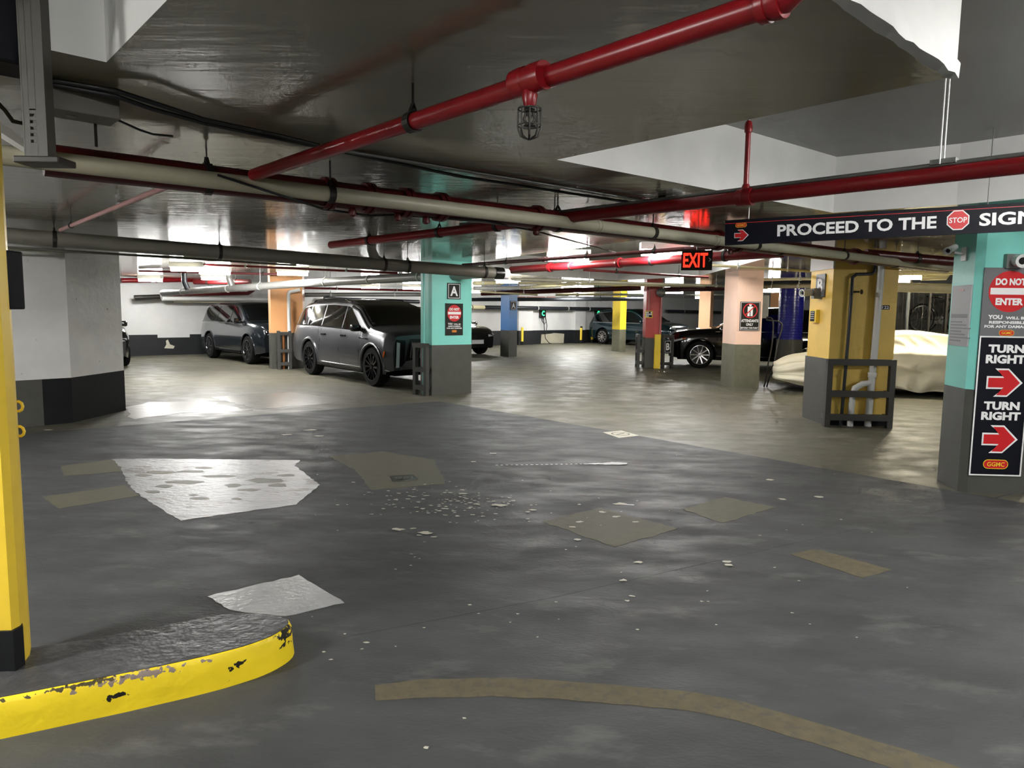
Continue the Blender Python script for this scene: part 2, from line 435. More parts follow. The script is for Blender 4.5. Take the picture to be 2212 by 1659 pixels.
for (bx, by, bw, bh) in [(345, 1022, 26, 5), (415, 1020, 30, 4), (440, 1012, 18, 3), (470, 1030, 34, 4), (400, 1043, 36, 6), (355, 1052, 16, 5), (505, 1050, 18, 6), (575, 1040, 34, 8), (600, 1050, 16, 6), (540, 1060, 22, 4), (430, 1078, 20, 5), (510, 1079, 10, 3), (418, 1071, 8, 3), (330, 1064, 14, 4), (620, 1028, 20, 3), (310, 1028, 14, 4)]:
    flat('stain', fpx([(bx + 1.35 * bw * math.cos(q) * random.uniform(.6, 1.1), by + .8 * bh * math.sin(q) * random.uniform(.6, 1.1)) for q in [2 * math.pi * k / 9 for k in range(9)]]), 0.0068 + random.random() * .0006, 'stain', .006, .05, z0=.006)
flat('floor_patch', fpx([(130, 1008), (243, 993), (300, 1016), (232, 1022), (139, 1030)]), 0.0058, 'patch_olive')
flat('floor_patch', fpx([(92, 1075), (268, 1049), (300, 1072), (128, 1100)]), 0.0058, 'patch_olive')
flat('floor_patch', fpx([(448, 1290), (646, 1244), (744, 1304), (615, 1334), (495, 1320)]), 0.006, 'patch_smooth', .006)
flat('floor_patch', fpx([(453, 858), (560, 851), (625, 847), (742, 861), (712, 872), (600, 880), (560, 885)]), 0.002, 'patch_worn', .03, .12)
flat('floor_patch', fpx([(276, 880), (330, 868), (440, 865), (470, 874), (540, 886), (400, 893), (285, 905)]), 0.0018, 'patch_worn', .08, .2)
flat('floor_patch', fpx([(711, 987), (828, 976), (937, 994), (964, 1046), (801, 1060), (770, 1019)]), 0.0058, 'patch_olive', .012)
flat('floor_patch', fpx([(1171, 1128), (1298, 1098), (1464, 1143), (1327, 1183)]), 0.0058, 'patch_olive', .012)
flat('floor_patch', fpx([(1474, 1101), (1566, 1075), (1673, 1097), (1561, 1132)]), 0.0058, 'patch_olive', .01)
flat('floor_patch', fpx([(1705, 1198), (1765, 1188), (1926, 1233), (1864, 1250)]), 0.0058, 'patch_tan', .006)
# faded painted arc in the foreground
arc = [(812, 1499), (900, 1490), (1060, 1486), (1210, 1492), (1330, 1502), (1480, 1515), (1600, 1538), (1720, 1573), (1850, 1613), (2000, 1660), (2120, 1705)]
arcw = [(Zp(x, y), 0.072 if i else 0.06) for i, (x, y) in enumerate(arc)]
le, ri = [], []
for i, (p, hw) in enumerate(arcw):
    t = (arcw[min(i + 1, len(arcw) - 1)][0] - arcw[max(i - 1, 0)][0]).normalized(); nn = Vector((-t.y, t.x, 0))
    le.append(tuple((p + nn * hw).xy)); ri.append(tuple((p - nn * hw).xy))
flat('painted_arc', le + ri[::-1], 0.0056, 'patch_tan', .004, .06)
# paint chips scattered over the worn lane
mb = MB()
def chip(px, py, s, asp=1.6):
    c = Zp(px, py); n = random.randint(7, 10); ph = random.random() * 6
    ring_ = []; zz_ = .0064 + random.random() * .003
    for i in range(n):
        a = 2 * math.pi * i / n; r_ = s * random.uniform(.45, 1.1)
        ring_.append((c.x + math.cos(a) * r_ * asp, c.y + math.sin(a) * r_, zz_))
    mb.add(ring_, [tuple(range(n))])
for (px, py, s) in [(860, 1146, .035), (893, 1143, .02), (918, 1153, .04), (936, 1162, .018), (905, 1158, .015), (1075, 1093, .05), (1030, 1090, .02), (1000, 1068, .03), (1000, 1060, .02), (1150, 1103, .025), (1140, 1108, .018), (1066, 981, .03), (1022, 999, .02), (1346, 1256, .02), (1380, 1217, .025), (1570, 1215, .022), (1575, 1223, .02), (1365, 1290, .015), (1355, 1300, .012), (1252, 1129, .022), (1300, 1108, .025), (1238, 1140, .02), (1330, 1118, .025), (1247, 1168, .02), (1372, 1129, .02), (1665, 1038, .035), (1690, 1080, .025), (1768, 1075, .03), (793, 1391, .012), (745, 1372, .006), (715, 1428, .007), (782, 1405, .006), (1004, 1555, .008), (920, 1620, .01), (700, 1412, .008), (855, 1400, .004), (1530, 1302, .006), (105, 930, .05), (670, 930, .06), (620, 940, .05), (690, 943, .05), (1340, 1090, .04)]:
    chip(px, py, s)
for _ in range(170):
    a = random.gauss(0, 1); px = 960 + a * 95; py = 1085 + .35 * a * 25 + random.gauss(0, 22)
    chip(px, py, random.uniform(.004, .016))
for _ in range(60): chip(random.uniform(560, 2000), random.uniform(930, 1400), random.uniform(.003, .009))
tag(mb.build('paint_chips', 'chip', floor_o, recalc=False), kind='stuff')
# white streak of spilt paint
st = MB()
a_, b_ = Zp(1069, 1006), Zp(1335, 1003)
for i in range(26):
    p = a_.lerp(b_, i / 25); r_ = .008 if i < 17 else .008 + (i - 17) * .006
    n = 7; st.add([(p.x + r_ * 2.2 * random.uniform(.6, 1.2) * math.cos(6.283 * k / n) + .02, p.y + r_ * 1.3 * random.uniform(.6, 1.2) * math.sin(6.283 * k / n), .0068 + i * .00012) for k in range(n)], [tuple(range(n))])
p1_, p2_ = Zp(1330, 1090), Zp(1370, 1092)
st.bar(p1_ + Vector((0, 0, .004)), p2_ + Vector((0, 0, .004)), .02, .004)
tag(st.build('paint_streak', 'whitepaint', floor_o, recalc=False), kind='stuff')
# recess line / joints
for a, b in [((740, 1378), (1200, 1290)), ((1200, 1290), (2212, 1062)), ((60, 1180), (215, 1370))]:
    j = MB(); A, B = Zp(*a), Zp(*b); j.bar(A + Vector((0, 0, .002)), B + Vector((0, 0, .002)), .012, .0056)
    j.build('floor_joint', 'asphalt', floor_o)

# walls
def wall(name, a, b, h=3.2, m='wall_white', t=.3, nrm=None):
    a = Vector(a); b = Vector(b); x = (b - a).normalized(); n = nrm
    p = [a, b, b + n * t, a + n * t]
    mb = MB(); mb.prism([(q.x, q.y) for q in p], -.3, h); return tag(mb.build(name, m), kind='structure')
wall_back = wall('wall_back', uv(UMIN, WALLV), uv(UMAX, WALLV), nrm=V)
wall_right = wall('wall_right', uv(UMAX, VMIN), uv(UMAX, WALLV), nrm=U)
wall_left = wall('wall_left', uv(UMIN, VMIN), uv(UMIN, WALLV), nrm=-U)
wall_front = wall('wall_front', uv(UMIN, VMIN), uv(UMAX, VMIN), nrm=-V)
# dark dado on the back wall with a notch in it
db = tag(MB().build('baseboard_back', 'dado') if False else None or bpy.data.objects.new('baseboard_back', None), kind='structure')
COL.objects.link(db); WM[db.name] = Matrix.Identity(4)
def ucoord(p): return Vector(p).dot(U)
u1, u2 = ucoord(Wl(340, 730)), ucoord(Wl(410, 730))
for (a, b, h) in [(UMIN, u1, .66), (u1, u2, .56), (u2, UMAX, .66)]:
    mb = MB(); mb.prism([tuple(uv(a, WALLV - .025).xy), tuple(uv(b, WALLV - .025).xy), tuple(uv(b, WALLV).xy), tuple(uv(a, WALLV).xy)], 0, h)
    mb.build('dado_panel', 'dado', db)
mb = MB(); c = Wl(363, 744, .026)
exw, eyw = U, Vector((0, 0, 1))
mb.plate([(-.12, -.12), (.16, -.14), (.2, -.06), (.06, 0), (.0, .16), (-.06, .12), (-.05, .0)], c + V * .0, exw, eyw, .003)
mb.build('bare_patch', 'chip', db)
c = Wl(1193, 731, .026)
mb = MB(); mb.plate([(-.78, -.27), (.8, -.29), (.83, .17), (.6, .19), (.1, .22), (-.1, .19), (-.75, .16)], Vector((c.x, c.y, .3)), exw, eyw, .006)
mb.build('bare_patch', 'bare', db)
for pxl, wd in ((1246, .75), (1128, .9)):
    p = Wl(pxl, 700); uu = ucoord(p)
    mb = MB(); mb.prism([tuple(uv(uu - wd / 2, WALLV - .25).xy), tuple(uv(uu + wd / 2, WALLV - .25).xy), tuple(uv(uu + wd / 2, WALLV).xy), tuple(uv(uu - wd / 2, WALLV).xy)], .66, ZC)
    mb.build('pilaster', 'wall_white', wall_back)
    mb = MB(); mb.prism([tuple(uv(uu - wd / 2, WALLV - .255).xy), tuple(uv(uu + wd / 2, WALLV - .255).xy), tuple(uv(uu + wd / 2, WALLV).xy), tuple(uv(uu - wd / 2, WALLV).xy)], 0, .66)
    mb.build('pilaster_base', 'dado', wall_back)

# ceiling: high slab over everything, low slab with two openings hanging below it
hi = MB(); hi.prism([(p.x, p.y) for p in in_uv([(UMIN, VMIN), (UMAX, VMIN), (UMAX, WALLV), (UMIN, WALLV)])], ZH, ZH + .3)
ceil_o = tag(hi.build('ceiling', 'ceiling_high'), kind='structure')
outer = [(UMIN, 3.05), (.70, 3.05), (.70, .95), (3.08, .95), (3.08, 3.05), (6.35, 2.85), (6.55, 1.95), (6.55, VMIN), (UMAX, VMIN), (UMAX, WALLV), (UMIN, WALLV)]
outer = [uv(a, b, ZC) for a, b in outer]
hole = [Zp(1036, 564, ZC), Zp(1480, 505, ZC), Zp(1672, 553, ZC), Zp(1509, 597, ZC), Zp(1335, 606, ZC), Zp(1105, 592, ZC)]
tri = geometry.tessellate_polygon([outer, hole])
lo = MB(); lo.add(outer + hole, [tuple(t) for t in tri])
low = lo.build('low_slab', 'ceiling', ceil_o)
for poly in (outer, hole):
    n = len(poly)
    for i in range(n):
        a, b = poly[i], poly[(i + 1) % n]
        if poly is outer and i in (7, 8, 9, 10): continue
        mb = MB(); mb.add([a, b, b + Vector((0, 0, ZH - ZC)), a + Vector((0, 0, ZH - ZC))], [(0, 1, 2, 3)])
        # lower lip of the edge, slightly proud and rough
        mb.build('fascia', 'fascia', ceil_o, recalc=False)
lip = MB()
for a, b in [(outer[2], outer[3])]:
    k = 40; d = (b - a); nrm = Vector((d.y, -d.x, 0)).normalized()
    rows = []
    for i in range(k + 1):
        p = a + d * (i / k); j = random.uniform(-.006, .006)
        rows += [p + nrm * .012 + Vector((0, 0, .05 + j)), p + nrm * (.012 + j * .5) + Vector((0, 0, -.004 + j)), p - nrm * (.03 + j) + Vector((0, 0, -.004))]
    fs = []
    for i in range(k): fs += [(3 * i, 3 * i + 1, 3 * i + 4, 3 * i + 3), (3 * i + 1, 3 * i + 2, 3 * i + 5, 3 * i + 4)]
    lip.add(rows, fs)
lip.build('plaster_lip', 'fascia', ceil_o, recalc=False)

# ------------------------------------------------------------------ ceiling lights
def light(c, ang, label, warm=False, L=.62, z=ZC, drop=.06, nm='ceiling_light', stem=0):
    c = Vector((c[0], c[1], z))
    t = thing(nm, label, 'light', c, ang, 'tube lights on the ceiling')
    a = MB(); a.box((0, 0, -.02 - drop / 2), (L + .06, .17, .04 + drop), bev=.008); a.build('housing', 'fixture', t, local=True)
    a = MB(); a.box((0, 0, -.085 - drop), (L, .15, .07)); a.build('diffuser', 'lamp_warm' if warm else ('lamp_lane' if z == ZH and L > 1 else 'lamp_cool'), t, local=True)
    if stem:
        for sx_ in (-.2, .2):
            a = MB(); a.tube([(sx_, 0, -.03), (sx_, 0, stem)], .008, 6); a.build('stem', 'steel', t, local=True)
    return t
light(Zp(325, 603, 2.34), 0, 'tube light high over the back wall, leftmost in view, behind the white column')
light(Zp(463, 599, 2.34), 0, 'tube light above the dark car parked by the back wall')
light(Zp(464, 586, 2.34), 0, 'tube light on the ceiling in front of the one above the dark car')
light(Zp(632, 588, 2.34), 0, 'tube light over the orange column')
light(Zp(800, 621, 2.34), 0, 'tube light far behind the grey car, left of two')
light(Zp(890, 621, 2.34), 0, 'tube light far behind the grey car, next to the teal column')
light(Zp(1228, 556, 2.40), 0, 'glowing tube light left of the exit sign, farther one over the big red pipe', z=2.52, stem=ZH - 2.52)
light(Zp(1436, 543, 2.40), 0, 'glowing tube light right beside the exit sign', z=2.52, stem=ZH - 2.52)
light(Zp(1098, 609, 2.30), 0, 'tube light over the blue column')
light(Dp(1228, 634, 32), 0, 'small far tube light between the blue and yellow columns')
light(Dp(1375, 626, 27), 0, 'small far tube light left of the red column')
light(Dp(1456, 628, 26), 0, 'small far tube light right of the red column')
light((7.9, 13.9), 0, 'warm tube light above the covered car', warm=True)
light((11.2, 14.0), 0, 'warm tube light by the storage cage', warm=True)
light((8.0, 21.5), 0, 'tube light above the black car')
light((-3.0, 8.6), 0, 'tube light over the lane before the grey car') if False else None
light((13.5, 25), 0, 'tube light deep in the garage behind the dark blue column')
light((-9.5, 13.5), R(20), 'tube light behind the white column')
# over the entrance lane, behind and beside the photographer
light((.9, -1.2), R(42), 'tube light over the entrance lane behind the viewpoint', z=ZH, L=1.2)
light((3.9, 1.0), R(42), 'tube light over the entrance lane right of the viewpoint', z=ZH, L=1.2)
light((-4.2, -1.2), R(42), 'tube light over the entrance lane left of the viewpoint', z=ZH, L=1.2)
light((3.7, 3.0), R(42), 'added unseen tube light by the big teal column, brightening the recess fascia', z=ZH, L=1.2)  # added out of view to whiten the far fascia of the recess
light((3.4, 13.6), 0, 'added tube light tucked up in the recess behind the exit sign, brightening its fascia', z=ZH)  # extra lamp added so the recess walls come out white
light((-1.6, -4.2), R(42), 'added unseen tube light farther back over the entrance lane, filling the column fronts', z=ZH, L=1.2)  # fill lamp added behind the camera for surfaces that face it
light((9.5, 4.8), R(42), 'added unseen tube light right of the big teal column, filling the column fronts', L=1.2)  # fill lamp added beyond the frame to light column faces
light((-3.5, 1.4), R(42), 'added unseen tube light left of the yellow post, brightening the white column', L=1.2)  # added beyond the left edge to lift the white column
light((-5.6, 4.7), 0, 'added tube light outside the view, left of the thick drain pipe, brightening the white column')  # nearer unseen fill added for the white column's face
light((-6.6, 14.5), 0, 'tube light over the empty bay behind the white column')
light((-1.6, 28.6), 0, 'added tube light brightening the back wall left of the blue column')  # added to lift the back wall's brightness
light((3.3, 32.2), 0, 'added tube light brightening the back wall by the charger')  # second lamp added to make the back wall whiter
light((2.2, 26.5), 0, 'tube light between the blue and the red column')
light((9.0, 34.0), 0, 'tube light over the teal car')

# ------------------------------------------------------------------ columns
def column(label, poly, m, band='grey_band', hb=.92, loc=None, top=ZC, base_col=None, cap=None):
    cx = sum(p[0] for p in poly) / len(poly); cy = sum(p[1] for p in poly) / len(poly)
    t = thing('concrete_column', label, 'column', (cx, cy, 0))
    sh = [(cx + (p[0] - cx) * 1.0, cy + (p[1] - cy) * 1.0) for p in poly]
    bd = [(cx + (p[0] - cx) * 1.006, cy + (p[1] - cy) * 1.006) for p in poly]
    a = MB(); a.prism(sh, hb if band else 0, top + .01 if not cap else cap); a.build('shaft', m, t)
    if band:
        a = MB(); a.prism(bd, 0, hb); a.build('base_band', band, t)
    if cap:
        a = MB(); a.prism(sh, cap, top + .01); a.build('capital', 'wall_white', t)
    return t
column('teal column lettered A beside the grey car', [(-1.46, 12.84), (-.775, 13.36), (-.80, 13.72), (-1.15, 13.95), (-1.70, 13.62), (-1.70, 13.12)], 'teal')
column('orange column between the two parked grey cars', [(-6.16, 18.1), (-5.47, 18.52), (-5.55, 18.98), (-6.0, 19.05), (-6.3, 18.75), (-6.28, 18.28)], 'orange')
column('bright blue column lettered A near the back wall', [(-.42, 24.6), (-.13, 24.14), (.15, 24.55), (-.13, 25.0)], 'blue', hb=.9)
column('bright yellow column in front of the teal car', [(4.03, 28.8), (4.26, 28.25), (4.56, 28.6), (4.32, 29.15)], 'yellow', 'grey_band2', hb=.88)
column('red column with guard rails and a keypad sign', [(3.72, 20.35), (3.74, 20.0), (4.18, 19.98), (4.26, 20.35), (4.1, 20.6), (3.85, 20.6)], 'redcol', 'grey_band', hb=.86)
column('pink column with the attendants only notice', [(4.60, 15.55), (4.665, 14.84), (5.20, 14.86), (5.32, 15.2), (5.28, 15.6), (4.9, 15.75)], 'pink', 'grey_band2')
column('gold column lettered B with pipes behind a guard rail', [(4.46, 10.72), (4.46, 9.98), (5.36, 9.96), (5.42, 10.7), (5.1, 10.95), (4.7, 10.95)], 'gold', None)
column('big teal column at the right with stacked driving signs', [(4.06, 6.62), (4.0, 6.22), (4.05, 6.16), (4.52, 6.13), (4.6, 6.22), (4.64, 6.55), (4.5, 6.75), (4.2, 6.75)], 'teal')
column('light blue column hidden behind the red column', [(4.58, 24.9), (4.72, 24.6), (5.05, 24.7), (5.0, 25.15), (4.7, 25.2)], 'light_blue')
column('brown and peach column behind the black car hood', [(7.1, 27.2), (7.42, 26.8), (7.62, 27.1), (7.35, 27.6)], 'peach')
column('small orange column far off left of the dark blue one', [(10.9, 30.2), (11.2, 30), (11.35, 30.3), (11.1, 30.5)], 'orange')
# gold column lower grey side face
gb = bpy.data.objects['concrete_column.006'] if 'concrete_column.006' in bpy.data.objects else None
for o in list(COL.objects):
    if o.name.startswith('concrete_column') and o.get('label', '').startswith('gold'): gb = o
a = MB(); a.prism([(4.445, 10.74), (4.445, 9.965), (4.46, 9.965), (4.52, 9.968), (4.52, 9.99), (4.47, 9.99), (4.47, 10.74)], 0, .94); a.build('grey_side', 'grey_band', gb)
a = MB(); a.prism([(4.448, 10.74), (4.448, 9.97), (4.47, 9.97), (4.47, 10.74)], 2.2, ZC); a.build('white_top', 'wall_white', gb)
a = MB(); a.prism([(4.52, 9.95), (5.38, 9.93), (5.38, 10.0), (4.52, 10.0)], 0, .12); a.build('plinth', 'black_band', gb)
# round column
t = thing('round_column', 'dark blue round ribbed column with a grey base', 'column', (7.22, 18.5, 0))
prof = [(.31, .92)]
z = .92
while z < ZC: prof += [(.31, z + .06), (.303, z + .065), (.31, z + .07)]; z += .07
a = MB(); a.lathe(prof, (7.22, 18.5, 0), (0, 0, 1), 32); a.build('shaft', 'royal', t, smooth=True, angle=50)
a = MB(); a.lathe([(.325, 0), (.325, .92)], (7.22, 18.5, 0), (0, 0, 1), 32); a.build('base_band', 'grey_band', t, smooth=True)
# white column at the left
t = thing('concrete_column', 'massive white column at the left with a black base', 'column', (-6.6, 10.0, 0))
wc = [(-7.6, 7.4), (-6.30, 8.80), (-6.06, 9.08), (-5.84, 9.33), (-5.79, 10.52), (-6.3, 11.3), (-7.6, 11.0)]
a = MB(); a.prism(wc, .60, ZC + .01); a.build('shaft', 'col_white', t)
wb = [(-6.6 + (x + 6.6) * 1.004, 10 + (y - 10) * 1.004) for x, y in wc]
a = MB(); a.prism([wb[2], wb[3], wb[4], wb[5], (-6.3, 10.2)], 0, .60); a.build('base_band', 'black_band', t)
a = MB(); a.prism([wb[0], wb[1], wb[2], (-6.3, 10.2), wb[5], wb[6]], 0, .60); a.build('base_band', 'grey_band', t)
for zz in (.62, 1.98):
    pass

# yellow post on the curb
t = thing('steel_post', 'yellow steel post standing on the curb at the left edge', 'post', (-2.05, 2.72, .15))
pp = [(-2.3, 2.56), (-1.905, 2.60), (-1.90, 2.64), (-1.925, 2.72), (-1.96, 2.78), (-2.3, 2.86)]
a = MB(); a.prism(pp, .15, ZH - .002); a.build('shaft', 'post_yellow', t)
a = MB(); a.prism([(-2.31, 2.55), (-1.892, 2.59), (-1.888, 2.64), (-1.92, 2.68), (-2.31, 2.7)], .15, .31); a.build('base_band', 'black_band', t)
for zz, dx in ((1.15, 0), (1.05, .006)):
    a = MB(); c = Vector((-1.955, 2.78, zz))
    a.tube([c + Vector((.018 * math.cos(k * .7), 0, .02 * math.sin(k * .7))) for k in range(9)], .006, 6, closed=True); a.build('hook', 'post_yellow', t, smooth=True)
t = thing('control_box', 'black control box fixed to the yellow post at the left edge', 'box', (-2.0, 2.72, 1.55))
a = MB(); a.box((-2.0, 2.72, 1.645), (.14, .2, .225), bev=.006); a.build('case', 'navy', t)
a = MB(); a.box((-2.0, 2.615, 1.645), (.11, .01, .19)); a.build('face', 'trim_black', t)

# curb island
top_poly = [(-3.6, 1.5), (-1.81, 2.40), (-1.56, 2.53), (-1.28, 2.68), (-1.10, 2.80), (-1.01, 2.90), (-.97, 3.0), (-.98, 3.08), (-1.06, 3.13), (-1.2, 3.155), (-1.33, 3.13), (-1.75, 2.88), (-1.97, 2.79), (-3.6, 2.0)]
def smooth_poly(p, it=2):
    for _ in range(it):
        q = []
        for i in range(len(p)):
            a, b = Vector(p[i]), Vector(p[(i + 1) % len(p)]); q += [tuple(a.lerp(b, .25)), tuple(a.lerp(b, .75))]
        p = q
    return p
tp = smooth_poly(top_poly)
t = thing('curb_island', 'rounded yellow curb with a worn black top in the foreground', 'curb', (-1.6, 2.7, 0))
cc = Vector((-1.9, 2.6))
def off(p, d, dn=False):
    out = []; n = len(p)
    for i in range(n):
        a, b = Vector(p[i - 1]), Vector(p[(i + 1) % n]); tt = (b - a).normalized(); nn = Vector((tt.y, -tt.x))
        out.append((p[i][0] + nn.x * d, p[i][1] + nn.y * d))
    return out
a = MB(); rows = [(off(tp, .012), 0.0), (off(tp, .006), .06), (off(tp, .002), .128), (off(tp, -.006), .146), (off(tp, -.016), .150)]
n = len(tp)
for k, (pl, z) in enumerate(rows): a.v += [(p[0] + random.uniform(-.001, .001), p[1] + random.uniform(-.001, .001), z) for p in pl]
for k in range(len(rows) - 1):
    for i in range(n): a.f.append((k * n + i, k * n + (i + 1) % n, (k + 1) * n + (i + 1) % n, (k + 1) * n + i)); a.m.append(0)
a.build('side', 'curb_yellow', t, smooth=True)
pl = off(tp, -.012); tri = geometry.tessellate_polygon([[Vector((x, y, 0)) for x, y in pl]])
a = MB(); a.add([(x, y, .1515) for x, y in pl] + [(x, y, .12) for x, y in pl], [tuple(q) for q in tri] + [(i, (i + 1) % n, n + (i + 1) % n, n + i) for i in range(n)])
a.build('top', 'curb_top', t)

# ------------------------------------------------------------------ guard rails
def guard(label, p, q, h=.95, th=.075, rails=(.14, .47, .91), posts=True, back=None, m='grey_paint'):
    p = Vector((p[0], p[1], 0)); q = Vector((q[0], q[1], 0))
    t = thing('guard_rail', label, 'guard rail', (p + q) / 2)
    for e in (p, q):
        a = MB(); a.bar(e, e + Vector((0, 0, h)), th, th, up=(q - p).normalized()); a.build('post', m, t)
    d = (q - p).normalized() * th / 2
    for k, z in enumerate(rails):
        a = MB(); a.bar(p + d * (-1.0 if k == 2 else 1) + Vector((0, 0, z)), q - d * (-1.0 if k == 2 else 1) + Vector((0, 0, z)), th * (1.02 if k < 2 else 1.1), .085); a.build('rail', m, t)
    if back:
        b = Vector((back[0], back[1], 0))
        for z in rails[:2]:
            for e in (p, q):
                a = MB(); a.bar(e + Vector((0, 0, z)), e + b + Vector((0, 0, z)), .06, .07); a.build('stub', m, t)
    return t
guard('grey pipe guard in front of the gold column', (4.40, 9.80), (5.25, 9.76), back=(.02, .17))
guard('grey pipe guard at the left flank of the teal column A', (-1.56, 12.80), (-1.78, 13.0), back=(.06, .12))
guard('grey pipe guard at the foot of the orange column', (-5.95, 18.02), (-5.70, 18.14), h=.98, back=(-.06, .1))
guard('grey pipe guard left of the red column', (3.56, 20.0), (3.58, 20.4), h=.9, back=(.14, 0))
g = guard('grey pipe guard right of the red column with the plate lettered B', (4.22, 19.86), (4.50, 20.0), h=.92, back=(-.04, .14))
t = tag(MB().box((4.06, 19.86, .48), (.17, .1, .96), bev=.01).build('bumper_post', 'yellow', loc=(4.06, 19.86, 0)), 'flat yellow bumper post at the red column', 'post')
bd = Board((4.36, 19.885, .62), (.9, .42, 0), (0, 0, 1))
t = thing('letter_sign', 'black plate lettered B low beside the red column', 'sign', bd.pt(0, 0))
a = MB(); bd.rect(a, -.11, -.17, .11, .17, -.02, 0); a.build('plate', 'sign_black', t)
a = MB(); bd.frame(a, -.1, -.16, .1, .16, .01, 0, .002); a.build('border', 'sign_white', t)
a = MB(); bd.text(a, 'B', 0, -.1, .2, .12, .003, .03); a.build('letter', 'sign_white', t)

# bollards along the back wall
for i, (px, lab) in enumerate([(1127.5, 'yellow bollard by the back wall, next to the blue column'), (1254.5, 'yellow bollard by the back wall with a black cap'), (1279, 'yellow bollard half hidden behind the teal car')]):
    c = Wl(px, 735, .25); c.z = 0
    t = thing('bollard', lab, 'bollard', c, 0, 'yellow bollards')
    a = MB(); a.lathe([(.07, .16), (.07, .78), (.05, .82), (0, .83)], c, (0, 0, 1), 16); a.build('post', 'yellow', t, smooth=True)
    a = MB(); a.lathe([(.075, 0), (.075, .16)], c, (0, 0, 1), 16); a.build('foot', 'black_band', t, smooth=True)
    if i == 1:
        a = MB(); a.lathe([(.072, .77), (.072, .84), (0, .85)], c, (0, 0, 1), 16); a.build('cap', 'trim_black', t, smooth=True)

# ------------------------------------------------------------------ signs
UP = Vector((0, 0, 1))
def letter_sign(label, o, ex, wd, hg, ch, plate='sign_brown', border=True):
    bd = Board(o, ex, UP); t = thing('letter_sign', label, 'sign', o)
    a = MB(); bd.rect(a, -wd / 2, -hg / 2, wd / 2, hg / 2, -.004, .008); a.build('plate', plate, t)
    if border:
        a = MB(); k = .06 * wd; bd.frame(a, -wd / 2 + k, -hg / 2 + k, wd / 2 - k, hg / 2 - k, .035 * wd, .008, .0095); a.build('border', 'sign_white', t)
    a = MB(); bd.text(a, ch, 0, -hg * .3, hg * .6, wd * .58, .011, .03); a.build('letter', 'sign_white', t)
# A on teal column: face between (-1.46,12.84) and (-.775,13.36)
fa, fb = Vector((-1.46, 12.84, 0)), Vector((-.775, 13.36, 0)); exA = (fb - fa).normalized(); nA = exA.cross(UP)
def on_face(px, py, p0, ex, offn=.006):
    n = ex.cross(UP); d = ray(px, py); t_ = (p0 - CAM).dot(n) / d.dot(n); return CAM + d * t_ + n * offn
letter_sign('dark sign lettered A high on the teal column', on_face(980, 629, fa, exA), exA, .285, .295, 'A')
def do_not_enter(label, o, ex, wd, hg, plate):
    bd = Board(o, ex, UP); t = thing('road_sign', label, 'sign', o)
    a = MB(); bd.rect(a, -wd / 2, -hg / 2, wd / 2, hg / 2, -.004, .008); a.build('plate', plate, t)
    r = wd * .40; cy = hg / 2 - r - hg * .045
    a = MB(); bd.disc(a, 0, cy, r, 0, .010); a.build('red_disc', 'sign_red', t)
    a = MB(); bd.rect(a, -r * .92, cy - r * .15, r * .92, cy + r * .17, 0, .012); a.build('white_bar', 'sign_white', t)
    bd.line(t, 'lettering', 'sign_white', 'DO NOT', 0, cy + r * .30, r * .34, r * 1.42, .012, .05); bd.line(t, 'lettering', 'sign_white', 'ENTER', 0, cy - r * .66, r * .34, r * 1.3, .012, .05)
    k = hg / 1.8
    y = cy - r - k * .19
    for s_, x_, y_, h_, w_ in (('YOU', -wd * .24, y, k * .115, wd * .27), ('WILL BE', wd * .16, y, k * .075, wd * .40), ('RESPONSIBLE', 0, y - k * .12, k * .075, wd * .70), ('FOR ANY DAMAGE', 0, y - k * .23, k * .075, wd * .86)):
        bd.line(t, 'caption', 'sign_white', s_, x_, y_, h_, w_, .010, .045)
    bd.o = bd.o + bd.n * .005
    bd.logo(t, 0, y - k * .36, wd * .27)
    return t
do_not_enter('do not enter sign on the teal column A', on_face(980.5, 690, fa, exA), exA, .38, .585, 'sign_brown')
# blue column face A
f0, f1 = Vector((-.13, 24.14, 0)), Vector((.15, 24.55, 0)); e_ = (f1 - f0).normalized()
letter_sign('black sign lettered A on the blue column', on_face(1108.5, 660, f0, e_), e_, .36, .30, 'A', 'sign_black')
# pink column notice
f0, f1 = Vector((4.665, 14.84, 0)), Vector((5.20, 14.86, 0)); e_ = (f1 - f0).normalized()
o = on_face(1619.5, 683, f0, e_); wd, hg = .42, .60
bd = Board(o, e_, UP); t = thing('notice_sign', 'attendants only notice with a crossed-out figure on the pink column', 'sign', o)
a = MB(); bd.rect(a, -wd / 2, -hg / 2, wd / 2, hg / 2, -.004, .008); a.build('plate', 'sign_brown', t)
a = MB(); bd.frame(a, -wd / 2 + .012, -hg / 2 + .012, wd / 2 - .012, hg / 2 - .012, .007, .008, .010); a.build('border', 'sign_white', t)
a = MB(); bd.rect(a, -.055, -.0, -.008, .10, .008, .010); bd.rect(a, .008, -.0, .055, .10, .008, .010); bd.rect(a, -.055, .10, .055, .20, .008, .010); bd.disc(a, 0, .232, .028, .008, .010, 16); a.build('figure', 'sign_white', t)
a = MB(); bd.ring(a, 0, .115, .155, .022, .012); bd.plate(a, [(-.12, .02), (-.105, .005), (.12, .21), (.105, .225)], .009, .012); a.build('prohibition_ring', 'sign_red', t)
for q in (('ATTENDANTS', 0, -.125, .06, .36, .010, .03), ('ONLY', 0, -.20, .055, .15, .010, .03), ('BEYOND THIS POINT', 0, -.262, .035, .36, .010, .025)): bd.line(t, 'lettering', 'sign_white', *q)
